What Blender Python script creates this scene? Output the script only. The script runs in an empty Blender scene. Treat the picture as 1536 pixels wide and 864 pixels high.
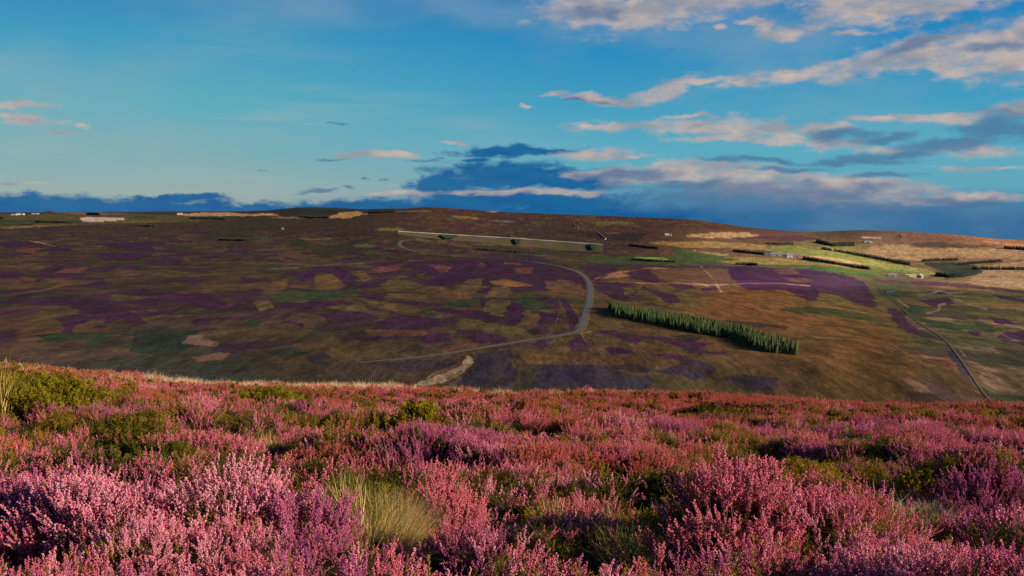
import bpy, math, random
import numpy as np
from mathutils import Matrix, Vector, Euler

random.seed(7)
RNG = np.random.default_rng(11)
sc = bpy.context.scene
COL = sc.collection
R = math.radians

# ------------------------------------------------------------------ camera
LENS, SENS = 35.0, 36.0
FPX = 1536 * LENS / SENS
PITCH = math.atan((432 - 312) / FPX)
CP, SP = math.cos(PITCH), math.sin(PITCH)
cam = bpy.data.objects.new('camera', bpy.data.cameras.new('camera'))
cam.data.lens, cam.data.sensor_width = LENS, SENS
cam.data.clip_start, cam.data.clip_end = 0.05, 60000
cam.rotation_euler = (math.pi / 2 - PITCH, 0, 0)
COL.objects.link(cam)
sc.camera = cam

def ray(px, py):
    u, v = (np.asarray(px, float) - 768) / FPX, (432 - np.asarray(py, float)) / FPX
    return u, CP + v * SP, -SP + v * CP          # world x, y, z

def tan_el(px, py):
    x, y, z = ray(px, py)
    return z / np.hypot(x, y)

def azim(px, py=330):
    x, y, z = ray(px, py)
    return np.arctan2(x, y)

def project(x, y, z):
    dep = y * CP - z * SP
    dep = np.where(dep > 0.05, dep, 0.05)
    return 768 + FPX * x / dep, 432 - FPX * (y * SP + z * CP) / dep

# ------------------------------------------------------------------ noise
_perm = np.random.default_rng(5).random((512, 512))
def vnoise(x, y):
    xi, yi = np.floor(x).astype(int), np.floor(y).astype(int)
    fx, fy = x - xi, y - yi
    fx, fy = fx * fx * (3 - 2 * fx), fy * fy * (3 - 2 * fy)
    a, b = _perm[xi % 512, yi % 512], _perm[(xi + 1) % 512, yi % 512]
    c, d = _perm[xi % 512, (yi + 1) % 512], _perm[(xi + 1) % 512, (yi + 1) % 512]
    return (a * (1 - fx) + b * fx) * (1 - fy) + (c * (1 - fx) + d * fx) * fy

def fbm(x, y, o=4):
    s, a, t = 0, 1.0, 0
    for i in range(o):
        s = s + a * vnoise(x + 31.7 * i, y + 17.3 * i)
        t += a; a *= .5; x = x * 2.03; y = y * 2.03
    return s / t

def smooth(a, b, v):
    t = np.clip((v - a) / (b - a), 0, 1)
    return t * t * (3 - 2 * t)

# ------------------------------------------------------------------ the lie of the land
def pchip(xk, yk, x):
    xk, yk = np.asarray(xk, float), np.asarray(yk, float)
    h = np.diff(xk); dl = np.diff(yk) / h
    m = np.zeros(len(xk))
    for i in range(1, len(xk) - 1):
        if dl[i - 1] * dl[i] > 0:
            w1, w2 = 2 * h[i] + h[i - 1], h[i] + 2 * h[i - 1]
            m[i] = (w1 + w2) / (w1 / dl[i - 1] + w2 / dl[i])
    m[0], m[-1] = dl[0], dl[-1]
    x = np.clip(x, xk[0], xk[-1])
    k = np.clip(np.searchsorted(xk, x) - 1, 0, len(xk) - 2)
    t = (x - xk[k]) / h[k]
    return ((2*t**3-3*t**2+1)*yk[k] + (t**3-2*t**2+t)*h[k]*m[k] + (-2*t**3+3*t**2)*yk[k+1] + (t**3-t**2)*h[k]*m[k+1])

CREST_X = [-400, 0, 130, 250, 450, 650, 900, 1100, 1300, 1536, 1950]
CREST_Y = [550, 560, 571, 579, 587, 593, 598, 605, 613, 622, 634]
FARCOL = {   # image column -> (distance in metres, image row)
    -500: [(470, 594), (600, 530), (800, 480), (1000, 448), (1400, 410), (2000, 380), (3000, 356), (4000, 343), (5500, 332), (8000, 323), (11000, 319.5), (16000, 321), (26000, 322)],
    0:    [(470, 594), (600, 530), (800, 480), (1000, 448), (1400, 410), (2000, 380), (3000, 355), (4000, 342), (5500, 331), (8000, 322), (11000, 318.5), (16000, 320), (26000, 321)],
    330:  [(470, 594), (600, 530), (800, 480), (1000, 447), (1400, 409), (2000, 378), (3000, 351), (4000, 338), (5500, 327), (8000, 320), (10000, 317), (15000, 320), (26000, 321)],
    470:  [(470, 594), (600, 528), (800, 479), (1000, 446), (1400, 409), (2000, 376), (2600, 356), (3400, 340), (4400, 328), (5600, 320), (7200, 311), (11000, 317), (26000, 321)],
    590:  [(470, 594), (600, 527), (800, 477), (1000, 445), (1400, 410), (2000, 371), (2450, 351.5), (3100, 340), (3900, 325), (4600, 317), (5400, 313), (9000, 322), (26000, 326)],
    640:  [(470, 594), (600, 526), (800, 476), (1000, 444), (1400, 409), (2000, 373), (2430, 357.5), (3000, 343), (3700, 326), (4300, 316), (4900, 310.5), (8000, 324), (26000, 328)],
    760:  [(470, 596), (600, 525), (800, 474), (1000, 443), (1400, 408), (1900, 382), (2400, 367), (3000, 347), (3700, 331), (4300, 322), (4900, 318), (8000, 330), (26000, 332)],
    900:  [(480, 596), (600, 524), (800, 473), (1000, 444), (1400, 411), (1900, 391), (2380, 378), (2850, 361), (3300, 347), (3800, 335), (4300, 327), (4800, 323.5), (8000, 336), (26000, 336)],
    1020: [(490, 600), (600, 528), (800, 478), (1000, 448), (1400, 416), (1900, 394), (2400, 377), (3000, 357), (3800, 339), (4300, 332), (4800, 328.5), (8000, 342), (26000, 342)],
    1150: [(500, 604), (600, 537), (800, 487), (1000, 455), (1400, 419), (1900, 396), (2400, 379), (3000, 364), (3800, 351), (4300, 346), (4700, 343.5), (8000, 356), (26000, 352)],
    1225: [(500, 606), (600, 542), (800, 492), (1000, 460), (1400, 424), (1900, 399), (2400, 382), (3000, 368), (3800, 356), (4300, 350), (4700, 347.5), (8000, 358), (26000, 356)],
    1295: [(510, 608), (600, 547), (800, 497), (1000, 467), (1400, 434), (1800, 413), (2300, 394), (2900, 378), (3600, 360), (4200, 350), (4800, 345.3), (8000, 358), (26000, 358)],
    1400: [(510, 612), (600, 552), (800, 504), (1000, 474), (1300, 447), (1650, 428), (1950, 416), (2400, 397), (3000, 379), (3700, 362), (4500, 349.5), (8000, 362), (26000, 360)],
    1536: [(520, 618), (620, 560), (800, 513), (1000, 481), (1300, 451), (1600, 433), (2000, 413), (2500, 396), (3200, 379), (3800, 366), (4300, 360.5), (8000, 374), (26000, 364)],
    2050: [(540, 630), (650, 575), (800, 530), (1000, 495), (1300, 462), (1600, 443), (2000, 424), (2500, 408), (3200, 392), (3800, 380), (4300, 374), (8000, 380), (26000, 366)],
}
NEAR = [(0.5, None), (1.2, None), (3, 1.0), (5, .655), (8, .43), (14, .25), (25, .125), (45, .042), (75, 0.0)]
LND = np.linspace(math.log(.5), math.log(26000), 900)
cols_x = sorted(FARCOL)
tab = []
for cx in cols_x:
    cy = pchip(CREST_X, CREST_Y, np.array([float(cx)]))[0]
    tc = tan_el(cx, cy)
    k, v = [], []
    for d, g in NEAR:
        t = (-2.0 if d < 1 else -.87) if g is None else tc + (-.385 - tc) * g
        k.append(d); v.append(t)
    far = FARCOL[cx]
    tf = tan_el(cx, far[0][1])
    for d, f in ((105, .045), (200, .115), (330, .06)):
        k.append(d); v.append(min(tc, tf) - f)
    for d, y in far:
        k.append(d); v.append(tan_el(cx, y))
    tab.append(pchip(np.log(k), v, LND))
tab = np.array(tab)
AZ = np.linspace(azim(-480), azim(2000), 420)
caz = np.array([azim(c) for c in cols_x])
TT = np.array([pchip(caz, tab[:, j], AZ) for j in range(len(LND))]).T    # az x lnd

def zbase(x, y):
    x, y = np.asarray(x, float), np.asarray(y, float)
    d = np.hypot(x, y)
    a = np.arctan2(x, y)
    ia = np.clip((a - AZ[0]) / (AZ[1] - AZ[0]), 0, len(AZ) - 1.001)
    il = np.clip((np.log(np.maximum(d, .5)) - LND[0]) / (LND[1] - LND[0]), 0, len(LND) - 1.001)
    i, j = ia.astype(int), il.astype(int)
    fa, fl = ia - i, il - j
    t = (TT[i, j]*(1-fa)*(1-fl) + TT[i+1, j]*fa*(1-fl) + TT[i, j+1]*(1-fa)*fl + TT[i+1, j+1]*fa*fl)
    return t * d

def bisect_d(px, py, lo, hi, fn=zbase):
    x, y, z = ray(px, py)
    h = math.hypot(x, y); ux, uy, t = x / h, y / h, z / h
    ds = np.exp(np.linspace(math.log(lo), math.log(hi), 1500))
    below = t * ds <= fn(ux * ds, uy * ds)
    k = int(np.argmax(below)) if below.any() else len(ds) - 1
    d = ds[k]
    if k > 0:
        e0 = t * ds[k-1] - float(fn(ux * ds[k-1], uy * ds[k-1])); e1 = t * d - float(fn(ux * d, uy * d))
        if e0 > 0 >= e1: d = ds[k-1] + (d - ds[k-1]) * e0 / (e0 - e1)
    return ux * d, uy * d

# hummocks of the heather (canopy height over the mean slope); (px, py, height, size along view, size across)
HUMPS = [(120, 742, .34, .75, 1.1), (400, 750, .08, .5, .7), (322, 806, .13, .35, .5), (30, 700, .2, .6, .6), (470, 800, .04, .4, .4), (1080, 825, .16, .45, .6), (700, 835, .14, .35, .45),
         (1300, 815, .14, .5, .6), (1490, 770, .34, .6, .6), (640, 690, .26, .7, .5), (860, 705, .10, .9, .8), (1340, 712, .22, .7, .4), (1200, 700, .10, .9, .8),
         (300, 655, .28, 1.6, 1.6), (60, 606, .12, 3.2, 2.2), (400, 602, .10, 4, 2.4), (700, 660, .26, 1.6, 1.6), (1000, 690, .12, 1.2, 1.0), (520, 640, .3, 2, 1.5),
         (210, 706, -.38, .5, .7), (335, 722, -.36, .42, .5), (770, 762, -.32, .45, .4), (640, 772, -.26, .4, .2), (1010, 752, -.34, .5, .7), (1425, 742, -.34, .5, .55),
         (1165, 662, -.30, .9, 1.0), (1070, 716, -.26, .6, .5), (900, 765, -.30, .4, .4), (1250, 758, -.24, .4, .4), (545, 790, .02, .45, .45), (1385, 786, .0, .4, .4),
         (950, 838, -.18, .35, .5), (1110, 768, -.22, .4, .3), (130, 612, -.3, 2, 1.0), (460, 700, -.26, .8, .5), (1500, 800, -.2, .3, .4)]
FLATS = [(565, 800, .42, -.20), (585, 846, .36, -.24), (640, 830, .25, -.2), (1388, 792, .45, -.04), (1380, 822, .30, -.24), (952, 838, .30, -.22)]
FW = [(*bisect_d(fx, fy, 1.2, 74), fr_, fh_) for fx, fy, fr_, fh_ in FLATS]
HW = []
for (hx, hy, hh, ha, hc) in HUMPS:
    gx, gy = bisect_d(hx, hy, 1.2, 74)
    HW.append((gx, gy, hh, ha, hc))

def clumps(x, y, size):
    """rounded bushes: distance to the middle of the nearest one (0 .. about 1) and which bush it is"""
    u, v_ = x / size, y / size
    ui, vi = np.floor(u).astype(int), np.floor(v_).astype(int)
    best = np.full(np.shape(u), 9.0); cid = np.zeros(np.shape(u), int)
    for du in (-1, 0, 1):
        for dv in (-1, 0, 1):
            a, b = ui + du, vi + dv
            jx, jy = _perm[(a * 7 + 5) % 512, (b * 13 + 77) % 512], _perm[(a * 11 + 31) % 512, (b * 5 + 191) % 512]
            dd = np.hypot(u - a - .15 - .7 * jx, v_ - b - .15 - .7 * jy)
            k = dd < best
            best = np.where(k, dd, best); cid = np.where(k, (a * 92821 + b * 68917) % 262144, cid)
    return best, cid

def canopy(x, y):
    x, y = np.asarray(x, float), np.asarray(y, float)
    d = np.hypot(x, y)
    big = fbm(x * .22 + 9, y * .22 + 4, 3) - .5
    mid = fbm(x * .75 + 3, y * .75 + 8, 3)
    small = fbm(x * 2.3, y * 2.3, 2) - .5
    h = .42 * big * smooth(4, 12, d) + .42 * (1 - np.abs(2 * mid - 1.0)) * (.7 + .5 * smooth(8, 25, d)) + .14 * small + .22 * smooth(10, 25, d) * (vnoise(x * .5 + 60, y * .9 + 3) - .5) - .30
    wxx, wyy = x + (vnoise(x * 1.4, y * 1.4) - .5) * .5, y + (vnoise(x * 1.4 + 40, y * 1.4) - .5) * .5
    f1, _c = clumps(wxx, wyy, .95)
    f2, _c = clumps(wxx + 50, wyy + 20, 2.1)
    h = h + .24 * np.sqrt(np.clip(1 - (f1 / .66) ** 2, 0, 1)) - .16 + smooth(12, 26, d) * (.26 * np.sqrt(np.clip(1 - (f2 / .68) ** 2, 0, 1)) - .18)
    h = h - .42 * smooth(.60, .72, fbm(x * .42 + 200, y * .55 + 90, 2)) * smooth(6, 12, d)
    for gx, gy, hh, ha, hc in HW:
        L = math.hypot(gx, gy); ux, uy = gx / L, gy / L
        a = ((x - gx) * ux + (y - gy) * uy) / ha
        b = ((x - gx) * uy - (y - gy) * ux) / hc
        h = h + hh * np.exp(-(a * a + b * b))
    for gx, gy, fr_, fh_ in FW:
        w_ = np.exp(-(((x - gx) ** 2 + (y - gy) ** 2) / fr_ ** 2) ** 1.5)
        h = h * (1 - w_) + fh_ * w_
    return h * smooth(1.5, 3, d) * (1 - smooth(90, 140, d))

def zterr(x, y):
    d = np.hypot(x, y)
    und = (fbm(x / 420., y / 420., 4) - .5) * 9 * smooth(380, 700, d) * (1 - .3 * smooth(4500, 8000, d)) + (fbm(x / 70., y / 70., 3) - .5) * 2.2 * smooth(300, 600, d)
    und = und * (.35 + .65 * smooth(600, 1500, d))
    dell = (fbm(x / 9., y / 9., 3) - .5) * .9 * smooth(8, 25, d) * (1 - smooth(120, 300, d))
    return zbase(x, y) + und + dell

def zground(x, y):
    return zterr(x, y) + canopy(x, y)

def at(px, py, lo=420, hi=15000):
    x, y = bisect_d(px, py, lo, hi, zterr)
    return Vector((x, y, float(zterr(x, y))))

# ------------------------------------------------------------------ materials
def s2l(c):
    c = np.asarray(c, float) / 255
    return np.where(c <= .04045, c / 12.92, ((c + .055) / 1.055) ** 2.4)

def new_mat(name):
    m = bpy.data.materials.new(name); m.use_nodes = True
    nt = m.node_tree
    return m, nt, nt.nodes, nt.links, nt.nodes['Principled BSDF']

def nd(nt, typ, **kw):
    n = nt.nodes.new(typ)
    for k, v in kw.items():
        setattr(n, k, v)
    return n

def math_node(nt, op, a, b=None, c=None, clamp=False):
    n = nt.nodes.new('ShaderNodeMath'); n.operation = op; n.use_clamp = clamp
    for i, v in enumerate((a, b, c)):
        if v is None: continue
        if isinstance(v, (int, float)): n.inputs[i].default_value = v
        else: nt.links.new(v, n.inputs[i])
    return n.outputs[0]

def mix_col(nt, fac, a, b, blend='MIX'):
    n = nt.nodes.new('ShaderNodeMix'); n.data_type = 'RGBA'; n.blend_type = blend
    for sock, v in ((n.inputs['Factor'], fac), (n.inputs[6], a), (n.inputs[7], b)):
        if isinstance(v, (int, float)): sock.default_value = v
        elif isinstance(v, (tuple, list)): sock.default_value = (*v[:3], 1)
        else: nt.links.new(v, sock)
    return n.outputs[2]

def noisy_mat(name, rgb, rgb2=None, scale=1.0, rough=.85, amount=.5, coord='Object', detail=5, bump=0):
    m, nt, N, L, bs = new_mat(name)
    tc = nd(nt, 'ShaderNodeTexCoord')
    nz = nd(nt, 'ShaderNodeTexNoise'); nz.inputs['Scale'].default_value = scale; nz.inputs['Detail'].default_value = detail
    L.new(tc.outputs[coord], nz.inputs['Vector'])
    rgb2 = rgb2 or tuple(c * .55 for c in rgb)
    f = nd(nt, 'ShaderNodeMapRange'); f.inputs[1].default_value = .5 - amount * .4; f.inputs[2].default_value = .5 + amount * .4
    L.new(nz.outputs[0], f.inputs[0])
    L.new(mix_col(nt, f.outputs[0], rgb2, rgb), bs.inputs['Base Color'])
    bs.inputs['Roughness'].default_value = rough
    bs.inputs['Specular IOR Level'].default_value = .15
    if bump:
        b = nd(nt, 'ShaderNodeBump'); b.inputs['Strength'].default_value = bump
        L.new(nz.outputs[0], b.inputs['Height']); L.new(b.outputs[0], bs.inputs['Normal'])
    return m

def leaf_mat(name, rgb, rgb2, transl=.3, vary=.5, gloss=.1):
    """thin plant matter: two tones picked per plant, some light through it"""
    m, nt, N, L, bs = new_mat(name)
    oi = nd(nt, 'ShaderNodeObjectInfo')
    geo = nd(nt, 'ShaderNodeNewGeometry')
    r = math_node(nt, 'ADD', math_node(nt, 'MULTIPLY', oi.outputs['Random'], 1 - vary), math_node(nt, 'MULTIPLY', geo.outputs['Random Per Island'], vary))
    c = mix_col(nt, r, rgb, rgb2)
    L.new(c, bs.inputs['Base Color'])
    bs.inputs['Roughness'].default_value = .7
    bs.inputs['Specular IOR Level'].default_value = gloss
    tr = nd(nt, 'ShaderNodeBsdfTranslucent'); L.new(c, tr.inputs['Color'])
    mx = nd(nt, 'ShaderNodeMixShader'); mx.inputs[0].default_value = transl
    L.new(bs.outputs[0], mx.inputs[1]); L.new(tr.outputs[0], mx.inputs[2])
    L.new(mx.outputs[0], N['Material Output'].inputs['Surface'])
    return m

# ------------------------------------------------------------------ mesh helpers
def link_mesh(name, verts, faces, mats, parent=None, midx=None, smooth_shade=False):
    me = bpy.data.meshes.new(name)
    me.from_pydata([tuple(v) for v in verts], [], faces)
    for m in (mats if isinstance(mats, (list, tuple)) else [mats]): me.materials.append(m)
    if midx is not None: me.polygons.foreach_set('material_index', np.asarray(midx, np.int32))
    if smooth_shade: me.polygons.foreach_set('use_smooth', np.ones(len(faces), bool))
    me.update()
    o = bpy.data.objects.new(name, me)
    COL.objects.link(o)
    if parent: o.parent = parent
    return o

def tag(o, label=None, cat=None, group=None, kind=None):
    if label: o['label'] = label
    if cat: o['category'] = cat
    if group: o['group'] = group
    if kind: o['kind'] = kind
    return o

def empty(name, loc, rz=0):
    o = bpy.data.objects.new(name, None); COL.objects.link(o)
    o.location = loc; o.rotation_euler = (0, 0, rz); o.empty_display_size = .5
    return o

class MB:
    def __init__(s): s.v, s.f, s.m = [], [], []
    def add(s, verts, faces, mi=0):
        b = len(s.v); s.v += [tuple(p) for p in verts]
        s.f += [tuple(i + b for i in f) for f in faces]; s.m += [mi] * len(faces)
    def box(s, x0, x1, y0, y1, z0, z1, mi=0):
        v = [(x, y, z) for z in (z0, z1) for y in (y0, y1) for x in (x0, x1)]
        s.add(v, [(0, 2, 3, 1), (4, 5, 7, 6), (0, 1, 5, 4), (2, 6, 7, 3), (0, 4, 6, 2), (1, 3, 7, 5)], mi)
    def tube(s, pts, radii, n=6, mi=0):
        pts = [Vector(p) for p in pts]; rings = []
        for i, p in enumerate(pts):
            d = (pts[min(i + 1, len(pts) - 1)] - pts[max(i - 1, 0)]).normalized()
            u = d.orthogonal().normalized(); w = d.cross(u)
            rings.append([p + (u * math.cos(6.2832 * k / n) + w * math.sin(6.2832 * k / n)) * radii[i] for k in range(n)])
        v = [q for r in rings for q in r]; f = []
        for i in range(len(pts) - 1):
            for k in range(n):
                f.append((i * n + k, i * n + (k + 1) % n, (i + 1) * n + (k + 1) % n, (i + 1) * n + k))
        f.append(tuple(range(n))[::-1]); f.append(tuple((len(pts) - 1) * n + k for k in range(n)))
        s.add(v, f, mi)
    def build(s, name, mats, parent=None, smooth_shade=False):
        return link_mesh(name, s.v, s.f, mats, parent, s.m, smooth_shade)

# ------------------------------------------------------------------ ground: one sheet, colours of what grows on it
KALB = np.array([.96, 1.03, 1.04])
P, PL, D, K, T, G, O, B, GD = (56,26,54), (70,36,66), (40,35,54), (94,58,50), (88,66,44), (46,58,36), (84,70,42), (106,68,40), (38,46,40)
SAND = (138,114,96)
BASE = [(30,350,(58,42,36)),(30,430,(62,46,36)),(30,480,(76,52,40)),(30,535,(50,50,48)),(200,350,(62,44,36)),(200,450,(70,52,38)),(180,540,(54,54,50)),
 (350,370,(52,46,30)),(350,420,(68,50,34)),(400,480,(76,58,40)),(350,560,(50,50,44)),(500,350,(58,44,34)),(500,375,(48,44,30)),(500,520,(76,58,38)),(520,560,(60,50,42)),
 (640,330,(74,48,34)),(640,365,(50,44,30)),(650,530,(68,54,40)),(720,335,(72,46,36)),(800,345,(54,42,32)),(850,330,(64,42,32)),(950,340,(68,44,34)),(830,385,(46,46,30)),
 (720,480,(74,56,40)),(840,530,(72,54,38)),(830,575,(50,48,44)),(920,440,(86,62,40)),(940,480,(88,66,40)),(950,540,(80,58,42)),(950,590,(60,52,38)),(1020,445,(86,70,42)),
 (1000,410,(90,60,46)),(1060,415,(90,62,46)),(1100,450,(112,72,40)),(1180,470,(112,72,42)),(1250,470,(104,74,44)),(1200,510,(90,66,38)),(1300,520,(98,66,38)),(1150,555,(82,60,44)),
 (1100,575,(62,54,40)),(1300,580,(80,60,38)),(1270,450,(86,78,40)),(1380,540,(88,62,38)),(1400,480,(82,68,42)),(1440,500,(82,66,46)),(1500,460,(114,86,50)),(1500,540,(88,68,50)),
 (1450,430,(106,82,50)),(1340,435,(62,60,40)),(1150,340,(80,50,38)),(1270,352,(72,50,36)),(1400,356,(92,62,42)),(1500,365,(112,76,50)),(1250,380,(112,98,52))]
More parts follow.
